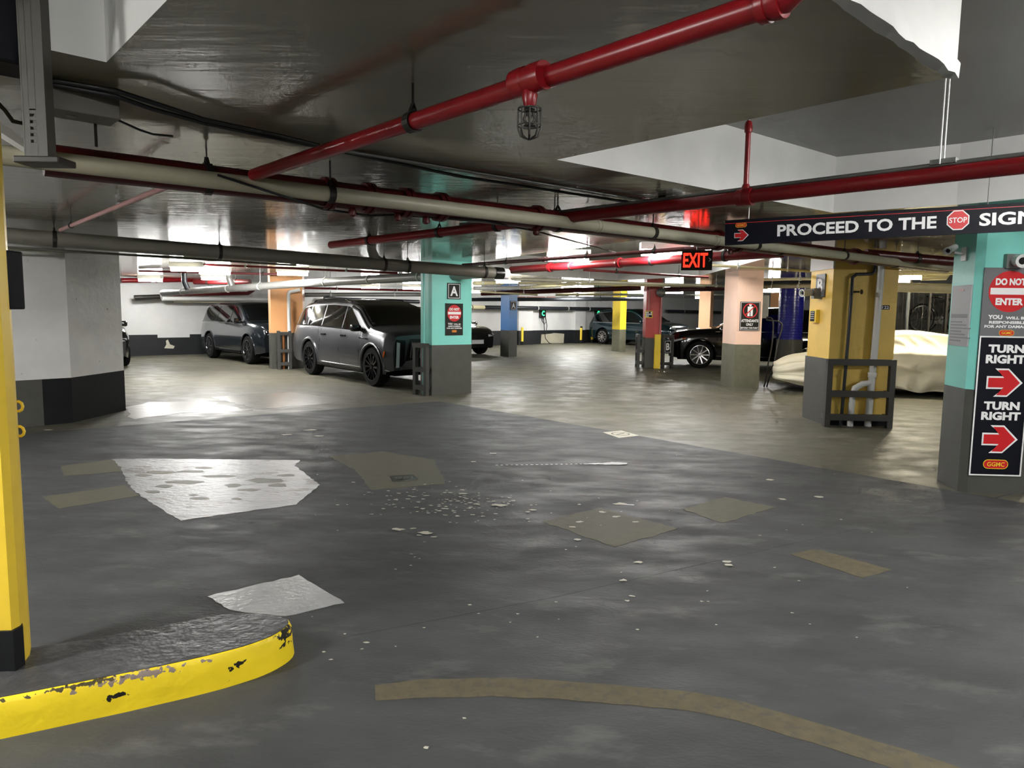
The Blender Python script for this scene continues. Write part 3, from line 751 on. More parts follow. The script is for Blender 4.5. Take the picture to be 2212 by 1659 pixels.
# B on gold column (left face faces -x)
f0 = Vector((4.455, 10.72, 0)); f1 = Vector((4.455, 9.98, 0)); e_ = (f1 - f0).normalized()
o = on_face(1774, 617, f0, e_, .008)
letter_sign('grey sign lettered B on the gold column', o, e_, .30, .33, 'B', 'sign_grey', False)
o = on_face(1763, 683, f0, e_, .02)
t = thing('keypad', 'small yellow framed box on the left face of the gold column', 'box', o)
bd = Board(o, e_, UP)
a = MB(); bd.rect(a, -.11, -.095, .11, .095, -.02, .03); a.build('case', 'yellow', t)
a = MB(); bd.rect(a, -.08, -.075, .06, .075, .03, .034); a.build('label_panel', 'sign_black', t)
a = MB(); [bd.rect(a, -.07, .05 - k * .03, .05, .062 - k * .03, .034, .036) for k in range(4)]; a.build('label_lines', 'paper', t)
# red column sign
f0 = Vector((3.74, 20.0, 0)); e_ = (Vector((4.18, 19.98, 0)) - f0).normalized(); o = on_face(1401.5, 679, f0, e_)
t = thing('notice_sign', 'yellow bordered notice on the red column', 'sign', o); bd = Board(o, e_, UP)
a = MB(); bd.rect(a, -.105, -.1, .105, .1, -.004, .01); a.build('plate', 'sign_yellow', t)
a = MB(); bd.rect(a, -.085, -.08, .085, .08, 0, .012); a.build('field', 'sign_black', t)
a = MB()
for r_ in range(3):
    for c_ in range(4):
        if (r_, c_) not in ((0, 2), (2, 2), (2, 3)): bd.rect(a, -.08 + c_ * .042, .03 - r_ * .05, -.045 + c_ * .042, .068 - r_ * .05, 0, .014)
a.build('white_marks', 'sign_white', t)
# small number plate on the gold column
f0 = Vector((4.46, 9.98, 0)); e_ = (Vector((5.36, 9.96, 0)) - f0).normalized(); o = on_face(1912, 664, f0, e_)
t = thing('number_plate', 'tiny black number plate on the right of the gold column', 'sign', o); bd = Board(o, e_, UP)
a = MB(); bd.rect(a, -.055, -.03, .055, .03, -.004, .006); a.build('plate', 'sign_black', t)
a = MB(); bd.text(a, '122', 0, -.02, .04, .09, .008, .02); a.build('digits', 'sign_white', t)

# stacked signs on the right teal column
f0 = Vector((4.05, 6.16, 0)); e_ = (Vector((4.52, 6.13, 0)) - f0).normalized()
def face_T(px, py): return on_face(px, py, f0, e_, .008)
P = [face_T(2122, 578), face_T(2118, 725)]
zt, zb_ = P[0].z, P[1].z
xl = face_T(2120, 620)
wd = .44; cxm = face_T(2120, 650) + e_ * (wd / 2 + .0)
o = Vector((cxm.x, cxm.y, (zt + zb_) / 2))
do_not_enter('do not enter sign on the big teal column at the right', o, e_, wd, zt - zb_, 'sign_grey')
zb2 = face_T(2095, 1026).z
o = Vector((cxm.x, cxm.y, (zb_ + zb2) / 2)) ; hg = zb_ - zb2 - .004
bd = Board(o, e_, UP); t = thing('road_sign', 'tall turn right sign with two red arrows on the big teal column', 'sign', o)
a = MB(); bd.rect(a, -wd / 2, -hg / 2, wd / 2, hg / 2, -.004, .008); a.build('plate', 'sign_black', t)
a = MB(); bd.frame(a, -wd / 2, -hg / 2, wd / 2, hg / 2, .012, .008, .011); a.build('border', 'sign_white', t)
ztop_ = hg / 2
def zrel(py): return face_T(2150, py).z - o.z
a = MB()
for y0, y1, s, ww in ((762, 744, 'TURN', .30), (785, 766, 'RIGHT', .33), (885, 867, 'TURN', .30), (907, 889, 'RIGHT', .33)):
    bd.line(t, 'lettering', 'sign_white', s, .01, zrel(y0), zrel(y1) - zrel(y0), ww, .010, .05)
for yc in (826, 948):
    a = MB(); bd.arrow(a, .01, zrel(yc), .26, .055, 0, .0105); a.build('arrow_outline', 'sign_white', t, recalc=False)
    a = MB(); bd.arrow(a, .01, zrel(yc), .26, 0, 0, .012); a.build('arrow', 'sign_red', t, recalc=False)
bd.o = bd.o + bd.n * .006
bd.logo(t, 0, zrel(1002), .2)
# paper notice on the left face of the same column
f0 = Vector((4.06, 6.62, 0)); e_ = (Vector((4.0, 6.22, 0)) - f0).normalized()
o = on_face(2075, 682, f0, e_, .006)
t = thing('notice_sign', 'tall grey printed notice on the left face of the big teal column', 'sign', o); bd = Board(o, e_, UP)
a = MB(); bd.rect(a, -.17, -.27, .19, .27, -.004, .006); a.build('sheet', 'paper', t)
a = MB(); bd.rect(a, -.15, -.02, .15, .015, 0, .0075); [bd.rect(a, -.15, -.06 - k * .028, .06 + .08 * (k % 3), -.05 - k * .028, 0, .0075) for k in range(7)]; a.build('print_lines', 'paper_line', t)
a = MB(); bd.rect(a, -.04, .22, .06, .235, 0, .0075); a.build('red_heading', 'pipe_pink', t)

# hanging sign
pl, pr = Dp(1566, 503, 6.05), Dp(2300, 463, 5.15)
pl.z += 0; exs = (pr - pl).normalized(); wd = (pr - pl).length
eys = (UP - exs * UP.dot(exs)).normalized()
bd = Board((pl + pr) / 2, exs, eys); hg = .205
t = thing('hanging_sign', 'long black hanging sign reading proceed to the stop sign', 'sign', bd.o)
def sx(px, py):
    d = ray(px, py); t_ = (bd.o - CAM).dot(bd.n) / d.dot(bd.n); q = CAM + d * t_ - bd.o; return q.dot(exs), q.dot(eys)
a = MB(); bd.rect(a, -wd / 2, -hg / 2, wd / 2, hg / 2, -.03, .0); a.build('panel', 'sign_black', t)
a = MB(); bd.rect(a, -wd / 2, hg / 2 - .03, wd / 2, hg / 2 - .026, 0, .002); a.build('red_pinstripe', 'sign_red', t)
a = MB()
for s, x0, x1, yb, yt in (('PROCEED TO THE', 1679, 2023, 0, 0), ('SIGN', 2114, 2238, 0, 0)):
    xa = sx(x0, 500)[0]; xb = sx(x1, 482)[0]
    bd.line(t, 'lettering', 'sign_white', s, (xa + xb) / 2, -hg * .26, hg * .46, xb - xa, .003, .03)
xo = sx(2069, 482)[0]
a = MB(); bd.disc(a, xo, 0, .078, 0, .003, 8, rot=R(22.5)); a.build('octagon_rim', 'sign_white', t)
a = MB(); bd.disc(a, xo, 0, .07, 0, .0045, 8, rot=R(22.5)); a.build('octagon', 'sign_red', t)
a = MB(); bd.text(a, 'STOP', xo, -.02, .04, .115, .006, .015); a.build('octagon_lettering', 'sign_white', t)
xo = sx(1601, 508)[0]
a = MB(); bd.arrow(a, xo, -.028, .10, .05, 0, .003); a.build('arrow_outline', 'sign_white', t, recalc=False)
a = MB(); bd.arrow(a, xo, -.028, .10, 0, 0, .0045); a.build('arrow', 'sign_red', t, recalc=False)
bd.logo(t, sx(1601, 482)[0], .055, .085)
for fr in (-.42, .3):
    p = bd.pt(fr * wd, hg / 2, -.015); top = ZH if fr > 0 else ZC
    a = MB(); a.tube([p, Vector((p.x, p.y, top))], .004, 6); a.build('hanger_rod', 'steel', t)

# exit sign
o = Dp(1505, 562, 8.6); bd = Board(o, (.96, -.28, 0), UP)
t = thing('exit_sign', 'lit red exit sign hanging under the ceiling', 'sign', o)
a = MB(); bd.rect(a, -.18, -.118, .18, .118, -.05, 0); a.build('housing', 'sign_brown', t)
a = MB(); bd.text(a, 'EXIT', -.015, -.085, .17, .285, .004, .02); a.build('lettering', 'exit_red', t)
a = MB(); bd.text(a, '>', .153, -.02, .05, .025, .004, .02); a.build('chevron', 'sign_white', t)
a = MB(); a.tube([bd.pt(0, .118, -.025), Vector((bd.pt(0, 0, -.025).x, bd.pt(0, 0, -.025).y, ZC))], .01, 8); a.build('stem', 'steel', t)

# drain cover and floor plate
cs = [Zp(842, 1030), Zp(893, 1027), Zp(904, 1037), Zp(850, 1043)]
t = thing('drain_cover', 'small square metal drain cover in the floor', 'drain', (cs[0] + cs[2]) / 2)
a = MB(); a.prism([tuple(p.xy) for p in cs], .003, .010); a.build('frame', 'steel', t)
cm = (cs[0] + cs[1] + cs[2] + cs[3]) / 4
a = MB(); a.lathe([(.0, .012), (.075, .012), (.08, .009)], cm, UP, 20); a.build('strainer', 'steel_dark', t)
a = MB()
for k in range(-3, 4): a.box((cm.x + k * .018, cm.y, .013), (.007, .12 - abs(k) * .016, .003))
a.build('slots', 'galv', t)
cs = [Zp(1302, 935), Zp(1342, 931), Zp(1381, 942), Zp(1337, 947)]
t = thing('floor_plate', 'pale square cleanout plate with a ring on the floor', 'floor plate', (cs[0] + cs[2]) / 2)
a = MB(); a.prism([tuple(p.xy) for p in cs], .0, .007); a.build('plate', 'chip', t)
cm = (cs[0] + cs[1] + cs[2] + cs[3]) / 4; bd = Board(cm + Vector((0, 0, .008)), (1, 0, 0), (0, 1, 0))
a = MB(); bd.ring(a, 0, 0, .12, .02, .001); bd.plate(a, [(-.06, -.04), (-.05, -.06), (.06, .05), (.05, .07)], 0, .001); a.build('ring_mark', 'grey_band', t)

# ------------------------------------------------------------------ pipes
def hanger(root, p, r, top, m='steel_dark', drop=0):
    a = MB(); p = Vector(p)
    a.tube([p + Vector((0, 0, r + .02)), Vector((p.x, p.y, top))], .005, 6)
    a.build('hanger_rod', m, root)
def ringh(root, p, d, r, m='steel_dark', wdt=.02):
    a = MB(); d = Vector(d).normalized()
    a.lathe([(r + .001, -wdt), (r + .008, -wdt), (r + .008, wdt), (r + .001, wdt)], p, d, 16, closed=True)
    q = Vector(p) + Vector((0, 0, r)); s = Vector((-d.y, d.x, 0)).normalized()
    a.bar(q + s * r * .6 - Vector((0, 0, r * .3)), q + Vector((0, 0, .04)), .02, .004); a.bar(q - s * r * .6 - Vector((0, 0, r * .3)), q + Vector((0, 0, .04)), .02, .004)
    a.build('clevis', m, root)
def coupling(root, p, d, r, m, wdt=.035, k=1.25):
    a = MB(); a.lathe([(r * .9, -wdt), (r * k * .97, -wdt), (r * k, -wdt * .8), (r * k, -wdt * .2), (r * k * .92, -wdt * .15), (r * k * .92, wdt * .15), (r * k, wdt * .2), (r * k, wdt * .8), (r * k * .97, wdt), (r * .9, wdt)], p, d, 16)
    a.build('coupling', m, root, smooth=True)
def pipe(label, pts, r, m, hang=(), coup=(), top=ZC, cat='pipe', ringm='steel_dark', n=12, capm=None, name='pipe'):
    pts = [Vector(p) for p in pts]
    t = thing(name, label, cat, pts[0])
    a = MB(); a.tube(pts, r, n); a.build('run', m, t, smooth=True)
    d = (pts[-1] - pts[0])
    def at(f):
        L = [0]
        for i in range(1, len(pts)): L.append(L[-1] + (pts[i] - pts[i - 1]).length)
        s = f * L[-1]
        for i in range(1, len(pts)):
            if s <= L[i] + 1e-9:
                return pts[i - 1].lerp(pts[i], (s - L[i - 1]) / max(1e-9, L[i] - L[i - 1])), (pts[i] - pts[i - 1]).normalized()
        return pts[-1], (pts[-1] - pts[-2]).normalized()
    for f in hang:
        p, dd = at(f); ringh(t, p, dd, r, ringm); hanger(t, p, r, top, ringm)
    for f in coup:
        p, dd = at(f); coupling(t, p, dd, r, m)
    return t, at
# 1 near red sprinkler pipe
A_, B_ = Zp(548, 378, 2.30), Zp(1668, 6, 2.30)
dd = (B_ - A_).normalized()
t, at = pipe('red sprinkler pipe crossing the ceiling in the foreground', [A_, B_, B_ + dd * .03, B_ + dd * .06 + Vector((0, 0, .02)), B_ + dd * .07 + Vector((0, 0, .62))], .034, 'pipe_red', hang=(.42,), coup=())
p = Zp(1145, 172, 2.30); coupling(t, p, dd, .034, 'pipe_red', .07, 1.35)
coupling(t, B_, dd, .034, 'pipe_red', .03, 1.3)
a = MB(); a.lathe([(.022, 0), (.026, -.02), (.02, -.05), (.018, -.055)], p + Vector((0, 0, -.03)), UP, 12); a.build('tee', 'pipe_red', t, smooth=True)
sh = thing('sprinkler_head', 'caged sprinkler head hanging from the foreground red pipe', 'sprinkler', p + Vector((0, 0, -.08)))
h = p + Vector((0, 0, -.085))
a = MB(); a.lathe([(.018, .0), (.018, -.015), (.010, -.02), (.010, -.03)], h, UP, 12); a.build('collar', 'steel_dark', sh)
a = MB(); a.tube([h + Vector((.012, 0, -.02)), h + Vector((.018, 0, -.04)), h + Vector((.005, 0, -.06))], .004, 6); a.tube([h + Vector((-.012, 0, -.02)), h + Vector((-.018, 0, -.04)), h + Vector((-.005, 0, -.06))], .004, 6); a.lathe([(.0, -.058), (.02, -.06), (.02, -.064), (0, -.066)], h, UP, 12); a.build('deflector', 'steel_dark', sh)
for k in range(4):
    a = MB(); an = k * math.pi / 4; e1 = Vector((math.cos(an), math.sin(an), 0))
    a.tube([h + e1 * (.037 * math.cos(s)) + Vector((0, 0, (-.05 + .05 * -math.sin(s)) if math.sin(s) > 0 else -.05)) for s in [R(180 - q * 15) for q in range(13)]][:] if False else [h + e1 * .036 + Vector((0, 0, -.005)), h + e1 * .038 + Vector((0, 0, -.07)), h + e1 * .028 + Vector((0, 0, -.095)), h + Vector((0, 0, -.105)), h - e1 * .028 + Vector((0, 0, -.095)), h - e1 * .038 + Vector((0, 0, -.07)), h - e1 * .036 + Vector((0, 0, -.005))], .0025, 6)
    a.build('cage_wire', 'steel_dark', sh, smooth=True)
a = MB(); a.tube([h + Vector((.037 * math.cos(R(s)), .037 * math.sin(R(s)), -.008)) for s in range(0, 360, 20)], .0028, 6, closed=True); a.tube([h + Vector((.038 * math.cos(R(s)), .038 * math.sin(R(s)), -.06)) for s in range(0, 360, 20)], .0022, 6, closed=True); a.build('cage_ring', 'steel_dark', sh)
# 2 beige drain line
wa, wb2 = Zp(-60, 318, 2.25), Zp(2040, 583, 2.25)
wpts = [Zp(-60, 322, 2.25), Zp(300, 372, 2.25), Zp(700, 423, 2.25), Zp(1100, 466, 2.25), Zp(1530, 516, 2.25), Zp(1770, 543, 2.25), Zp(2050, 580, 2.25)]
# straighten: least squares line through survey points
X = np.array([[p.x, p.y] for p in wpts]); c0 = X.mean(0); _, _, vt = np.linalg.svd(X - c0); dv = Vector((vt[0][0], vt[0][1], 0)); dv *= 1 if dv.x > 0 else -1
P0 = Vector((c0[0], c0[1], 2.25))
t, at = pipe('long beige drain pipe running diagonally under the ceiling', [P0 + dv * ((wpts[0] - P0).dot(dv)), P0 + dv * ((wpts[-1] - P0).dot(dv))], .047, 'pipe_beige', hang=(.155, .42, .56, .72))
for f in (.36, .5, .66):
    p, d_ = at(f); coupling(t, p, d_, .047, 'pipe_beige', .03, 1.08)
# 3 dark red main right behind it
q0 = P0 + V * .155 + Vector((0, 0, .028))
t, at = pipe('dark red main pipe running behind the beige drain pipe', [q0 + dv * ((wpts[0] - P0).dot(dv) + .3), q0 + dv * ((wpts[-1] - P0).dot(dv) + .2)], .082, 'pipe_darkred', coup=(.135, .16, .185, .21, .29, .50, .53, .75), hang=(.07, .31, .6, .85))
for f in (.15, .18, .2, .29, .52):
    p, d_ = at(f); a = MB(); a.lathe([(.02, 0), (.026, -.03), (.026, -.05), (.012, -.06)], p + Vector((0, 0, -.07)), UP, 10); a.build('plug', 'pipe_darkred', t, smooth=True)
# 4 thin pink branch
pipe('thin pink branch pipe slanting to the white column', [Zp(388, 392, 2.3), Zp(130, 497, 2.34)], .018, 'pipe_pink', hang=(.85,))
# 5 big olive drain pipe with capped end
g0, g1 = Dp(-60, 503, 7.75), Dp(1085, 591, 11.5)
t, at = pipe('thick olive grey drain pipe with a capped end', [g0, g1], .088, 'pipe_olive', hang=(.11, .37, .70, .755, .95), n=20)
d_ = (g1 - g0).normalized()
a = MB(); a.lathe([(.088, -.16), (.096, -.16), (.096, .0), (.088, .0)], g1, d_, 20); a.build('end_band', 'trim_black', t, smooth=True)
a = MB(); a.lathe([(.084, .0), (.088, .04), (.085, .1), (.0, .105)], g1, d_, 20); a.build('end_cap', 'pipe_white', t, smooth=True)
p, _ = at(.70)
a = MB(); up_ = Dp(733, 500, p.y); a.tube([Vector((p.x - .16, p.y - .1, ZC)), Vector((p.x - .16, p.y - .1, p.z + .2)), Vector((p.x - .12, p.y - .07, p.z + .09)), Vector((p.x - .02, p.y, p.z + .01)), p + d_ * .1], .068, 16); a.build('elbow_branch', 'pipe_olive', t, smooth=True)
# thin conduit right beneath it
pipe('thin conduit hugging the lower side of the thick drain pipe', [g0 + Vector((.0, .25, -.12)), Dp(640, 573, 11.0)], .014, 'pipe_olive')
pipe('thin white conduit in front of the white column', [Dp(-40, 536, 8.2), Dp(520, 561, 11)], .012, 'pipe_beige')
# 6 silver drain line below
s0, s1 = Dp(352, 633, 20.3), Dp(1052, 590, 12.6)
t, at = pipe('silver drain pipe rising from the back wall toward the capped end', [s0, Dp(545, 620, 17.2), Dp(640, 613, 16.2), s1], .088, 'pipe_silver', hang=(.1, .3, .42, .62, .74, .86), ringm='pipe_white', n=18)
p, _ = at(.32)
a = MB(); a.tube([Vector((p.x - .1, p.y, ZC)), Vector((p.x - .1, p.y, p.z + .25)), Vector((p.x - .04, p.y, p.z + .1)), p], .075, 14); a.build('elbow_branch', 'pipe_silver', t, smooth=True)
a = MB(); q_, _ = at(.13); a.tube([Vector((q_.x - .12, q_.y, ZC)), Vector((q_.x - .12, q_.y, q_.z + .25)), Vector((q_.x - .05, q_.y, q_.z + .08)), q_], .07, 14); a.build('elbow_branch', 'pipe_black', t, smooth=True)
# 7 pipes along the back wall
pipe('red pipe high on the back wall, left part', [Wl(262, 606, .3), Wl(560, 603, .3)], .07, 'pipe_red', top=ZC)
pipe('short red pipe low on the back wall, left part', [Wl(350, 636, .45), Wl(535, 634, .45), Wl(548, 626, .45)], .06, 'pipe_darkred')
pipe('pale pipe under the short red pipe on the back wall', [Wl(350, 645, .4), Wl(600, 647, .4)], .07, 'pipe_white')
t, _ = pipe('dark drum-ended pipe at the left end of the back wall', [Wl(290, 643, .4), Wl(345, 641, .4)], .075, 'steel_dark')
pipe('thin pipe beneath the pale pipe on the back wall', [Wl(375, 651, .3), Wl(600, 655, .3)], .03, 'pipe_beige')
pipe('long dark insulated pipe along the back wall', [Wl(700, 645, .35) , Wl(905, 652, .35)], .075, 'pipe_black')
t, at = pipe('black insulated pipe along the back wall between blue and yellow columns', [Wl(1046, 664, .4), Wl(1320, 668, .4)], .09, 'pipe_black', hang=(.38, .62, .8), ringm='pipe_white')
pipe('cream end of the insulated pipe left of the blue column', [Wl(1000, 663, .4), Wl(1046, 664, .4)], .085, 'pipe_cream', hang=(.4,))
pipe('black insulated pipe far right along the back wall', [Wl(1440, 672, .4), Wl(1556, 675, .4)], .09, 'pipe_black', hang=(.3, .65), ringm='pipe_white')
# 8 big bright red pipe by the exit sign
pipe('thick bright red pipe passing the exit sign', [Zp(1105, 583, 2.28), Zp(1690, 545, 2.28)], .062, 'pipe_red', hang=(.3, .62, .85), coup=(.2, .5))
# 9 dark red thin line above it
pipe('thin dark red pipe above the thick bright red one', [Zp(700, 600, 2.34) if False else Zp(1000, 573, 2.36), Zp(1700, 522, 2.36)], .03, 'pipe_darkred', hang=(.2, .5, .7), coup=(.35,))
# 10 red pipe crossing to the right edge
r0, r1 = Zp(715, 529, 2.29), Zp(1610, 426, 2.29)
dr = (r1 - r0).normalized(); r2_ = Zp(2300, 352, 2.29); r2_ = r1 + dr * ((r2_ - r1).length)
t, at = pipe('red pipe crossing from the drain pipe to the right edge under the hanging sign rods', [r0, r2_], .043, 'pipe_red', hang=(.12, .3, .42, .52), coup=())
p = r1
coupling(t, p, dr, .043, 'pipe_red', .05, 1.3)
a = MB(); a.tube([p, p + Vector((0, 0, .43))], .017, 10); a.lathe([(.024, .40), (.026, .43), (.02, .46), (.012, .47)], p, UP, 12); a.lathe([(.026, .04), (.028, .06), (.02, .08)], p, UP, 12); a.build('riser', 'pipe_red', t, smooth=True)
a = MB(); a.lathe([(.008, .47), (.012, .49), (.012, .51), (.004, .53)], p, UP, 10); a.build('sprinkler', 'steel', t)
t2, _ = pipe('grey conduit strapped on top of the red pipe at the right', [r0.lerp(r2_, .35) + Vector((-.02, .03, .052)), r2_ + Vector((-.02, .03, .052))], .014, 'galv', cat='conduit', name='conduit')
# hanger rods at the ceiling corner
pb = Zp(2060, 362, 2.29); pb = r0 + dr * ((pb - r0).dot(dr) - .10)
t = thing('trapeze_hanger', 'pair of white hanger rods holding the red pipe at the right', 'hanger', pb)
for s in (-.03, .03):
    a = MB(); b0 = pb + U * s + Vector((0, 0, .05)); a.tube([b0, Vector((b0.x, b0.y, ZH))], .005, 6); a.build('rod', 'pipe_white', t)
a = MB(); a.bar(pb - dr * .05 + Vector((0, 0, .065)), pb + dr * .07 + Vector((0, 0, .065)), .05, .025); a.build('bracket', 'galv', t)
# 11 conduits and cables fixed on the ceiling
cp = [(110, 178), (330, 225), (450, 262), (690, 316), (930, 365), (1200, 403), (1430, 441)]
pipe('shiny conduit fixed to the ceiling', [Zp(690, 316, 2.43), Zp(1430, 440, 2.43)], .012, 'steel', cat='conduit', name='conduit')
pipe('black cable sagging under the ceiling, upper of two', [Zp(95, 170, 2.43), Zp(250, 196, 2.42), Zp(330, 222, 2.40), Zp(440, 258, 2.40), Zp(600, 292, 2.42), Zp(690, 314, 2.42)], .010, 'cable', cat='cable', name='cable')
pipe('black cable sagging under the ceiling, lower of two', [Zp(95, 178, 2.42), Zp(250, 208, 2.40), Zp(330, 236, 2.385), Zp(440, 266, 2.39), Zp(600, 299, 2.42), Zp(1000, 382, 2.43), Zp(1420, 446, 2.43)], .010, 'cable', cat='cable', name='cable')
pipe('cable drooping below the beige drain pipe', [Zp(470, 378, 2.27), Zp(600, 420, 2.2), Zp(700, 452, 2.18), Zp(800, 466, 2.18), Zp(860, 464, 2.2), Zp(1050, 478, 2.2), Zp(1160, 500, 2.2), Zp(1330, 545, 2.25)], .007, 'cable', cat='cable', name='cable')
pipe('thin wire between junction box and pipe clamp', [Zp(238, 252, 2.36), Zp(300, 280, 2.33), Zp(330, 290, 2.33), Zp(372, 294, 2.36)], .005, 'cable', cat='cable', name='cable')
# 12 junction box, strut, dark box and tray at upper left
c = Dp(176, 222, 3.05)
t = thing('junction_box', 'grey junction box on the ceiling at the upper left', 'box', (c.x, c.y, ZC))
rot = Matrix.Rotation(YAW, 3, 'Z')
a = MB(); a.box((c.x, c.y, ZC - .06), (.25, .16, .12), rot, bev=.004); a.build('case', 'junction', t)
a = MB(); a.lathe([(.0, -.1215), (.022, -.1215), (.022, -.12)], Vector((c.x - .03, c.y - .02, ZC)), UP, 12); a.build('knockout', 'trim_black', t)
p = Dp(207, 292, 3.15)
a = MB(); a.tube([Vector((p.x, p.y, p.z - .05)), Vector((p.x, p.y, ZC - .1))], .007, 6); a.build('stub_rod', 'steel_dark', t)
c = Zp(1452, 424, ZC)
t = thing('junction_box', 'small pale junction box on the ceiling above the red pipe', 'box', (c.x, c.y, ZC))
a = MB(); a.box((c.x, c.y, ZC - .025), (.13, .1, .05), rot, bev=.004); a.build('case', 'fascia', t)
a = MB(); a.box((c.x - .085, c.y - .03, ZC - .02), (.03, .05, .04), rot); a.build('connector', 'trim_black', t)
p = Dp(88, 345, 2.45)
t = thing('strut_channel', 'perforated steel strut hanging at the upper left', 'strut', (p.x, p.y, p.z))
a = MB(); hgt = ZH - p.z
for s_ in (-1, 1): a.box((p.x + s_ * .037, p.y, p.z + hgt / 2), (.005, .045, hgt))
for x_, w_ in ((-.026, .022), (.022, .03)): a.box((p.x + x_, p.y - .02, p.z + hgt / 2), (w_, .004, hgt))
for k in range(6): a.box((p.x - .004, p.y - .02, p.z + .045 + k * .021), (.024, .004, .011))
a.box((p.x - .004, p.y - .02, p.z + .02), (.024, .004, .04)); a.box((p.x - .004, p.y - .02, (p.z + .16 + ZH) / 2), (.024, .004, ZH - p.z - .16))
a.build('channel', 'strut', t)
a = MB(); a.box((p.x + .015, p.y, p.z - .008), (.15, .1, .022), bev=.004); a.build('saddle', 'steel_dark', t)
c = Dp(5, 60, 2.55)
t = thing('speaker_box', 'dark navy box hanging in the upper left corner', 'box', (c.x, c.y, c.z))
a = MB(); a.box((c.x - .1, c.y, c.z + .06), (.34, .2, .36), rot, bev=.01); a.build('case', 'navy', t)
a = MB(); a.tube([Vector((c.x - .1, c.y, c.z + .2)), Vector((c.x - .1, c.y, ZH))], .012, 8); a.build('stem', 'steel_dark', t)
a = MB(); p0 = Dp(-10, 222, 2.9)
a.tube([Dp(-20, 205, 2.9), Dp(12, 240, 2.9), Dp(28, 262, 2.9), Dp(55, 268, 2.9), Dp(72, 240, 2.95), Dp(82, 215, 3.0), Dp(86, 190, 3.05)], .008, 8)
tag(a.build('cable', 'cable', loc=tuple(p0), smooth=True), 'black cable looping beside the perforated strut', 'cable')
q0_, q1_ = Dp(-30, 262, 3.3), Dp(78, 332, 3.45)
t = tag(MB().bar(q0_, q1_, .07, .035).build('brace_bar', 'fascia', loc=tuple(q1_)), 'pale brace bar meeting the foot of the perforated strut', 'brace')
# 13 background pipe clutter (right half)
bg = [
 ('cream pipe under the ceiling right of the capped pipe', (1105, 603, 15), (1660, 621, 19.5), .032, 'pipe_beige'),
 ('second beige pipe deeper under the ceiling', (1120, 611, 17), (1560, 620, 21), .03, 'pipe_cream'),
 ('dark maroon beam pipe above the yellow column', (1040, 634, 24), (1385, 622, 22), .075, 'pipe_darkred'),
 ('dark maroon pipe right of the red column', (1436, 626, 22), (1570, 622, 20), .075, 'pipe_darkred'),
 ('white pipe left of the blue column, upper', (1024, 612, 20), (1085, 611, 21), .06, 'pipe_cream'),
 ('white pipe left of the blue column, lower', (1024, 622, 21), (1125, 622, 22), .055, 'pipe_white'),
 ('slanting white pipe over the blue column', (1126, 622, 22), (1240, 613, 18), .05, 'pipe_cream'),
 ('thin cream pipe crossing the blue column', (1037, 630, 21), (1160, 637, 23), .03, 'pipe_cream'),
 ('long black pipe crossing under the far ceiling', (1019, 647, 27), (1390, 646, 27), .07, 'pipe_black'),
 ('pinkish pipe above the long black pipe', (1115, 643, 28), (1200, 643, 28), .05, 'pipe_pink'),
 ('thin cream pipe over the yellow column', (1200, 637, 26), (1388, 636, 26), .04, 'pipe_cream'),
 ('cream pipe between pink and dark blue columns, upper', (1640, 604, 15), (1760, 602, 14), .03, 'pipe_cream'),
 ('beige pipe between pink and dark blue columns, lower', (1640, 619, 16.5), (1756, 617, 15.5), .05, 'pipe_beige'),
 ('black pipe between pink and dark blue columns', (1640, 612, 17), (1756, 610, 16), .07, 'pipe_black'),
 ('white pipe behind the dark blue column', (1640, 628, 22), (1756, 629, 22), .06, 'pipe_white'),
 ('thin red sprinkler line before the pink column', (1260, 583, 12.6), (1530, 599, 13.6), .022, 'pipe_darkred'),
 ('thin white conduit right of the exit sign', (1536, 573, 10.6), (1752, 586, 11.6), .02, 'pipe_cream'),
 ('far silver pipe behind the grey car', (640, 637, 20), (915, 636, 22), .06, 'pipe_silver'),
 ('far thin red pipe behind the grey car', (655, 622, 20), (915, 628, 23), .03, 'pipe_red'),
 ('thin red pipe under the thick drain pipe', (425, 568, 14.5), (860, 590, 14.0), .022, 'pipe_red'),
 ('thin maroon pipe under the lights at the back left', (300, 585, 17.5), (660, 594, 17.0), .025, 'pipe_darkred'),
 ('maroon pipe above the silver drain pipe', (420, 609, 19.5), (540, 609, 19), .07, 'pipe_darkred'),
]
for lab, a0, a1, r_, m_ in bg:
    P_, Q_ = Dp(*a0), Dp(*a1)
    P_.z = min(P_.z, ZC - r_ - .01); Q_.z = min(Q_.z, ZC - r_ - .01)
    L_ = (Q_ - P_).length
    pipe(lab, [P_, Q_], r_, m_, hang=((.25, .75) if L_ > 1.2 else (.5,)), n=10, ringm='pipe_white' if m_ not in ('pipe_black', 'pipe_darkred') else 'steel_dark')
# cream pipes over the covered car
pc = pipe('thick cream pipe above the covered car', [Dp(1925, 620, 12.8), Dp(2070, 624, 12.4)], .085, 'pipe_cream', hang=(.3,), ringm='pipe_cream')
pipe('slim cream pipe above the thick cream pipe', [Dp(1925, 579, 12.6), Dp(2080, 580, 12.2)], .03, 'pipe_cream', hang=(.5,), ringm='pipe_cream')
pipe('middle cream pipe above the covered car', [Dp(1925, 590, 12.9), Dp(2075, 588, 12.5)], .045, 'pipe_cream', hang=(.5,), ringm='pipe_cream')
pipe('cream elbowed pipe next to the big teal column', [Dp(1990, 599, 13.2), Dp(2040, 598, 13.1), Dp(2046, 590, 13.1), Dp(2046, 575, 13.1)], .06, 'pipe_cream')
pipe('dark red pipe passing over the gold column to the teal column', [Dp(1870, 548, 9.2), Dp(2090, 568, 9.4)], .06, 'pipe_darkred', hang=(.5,))
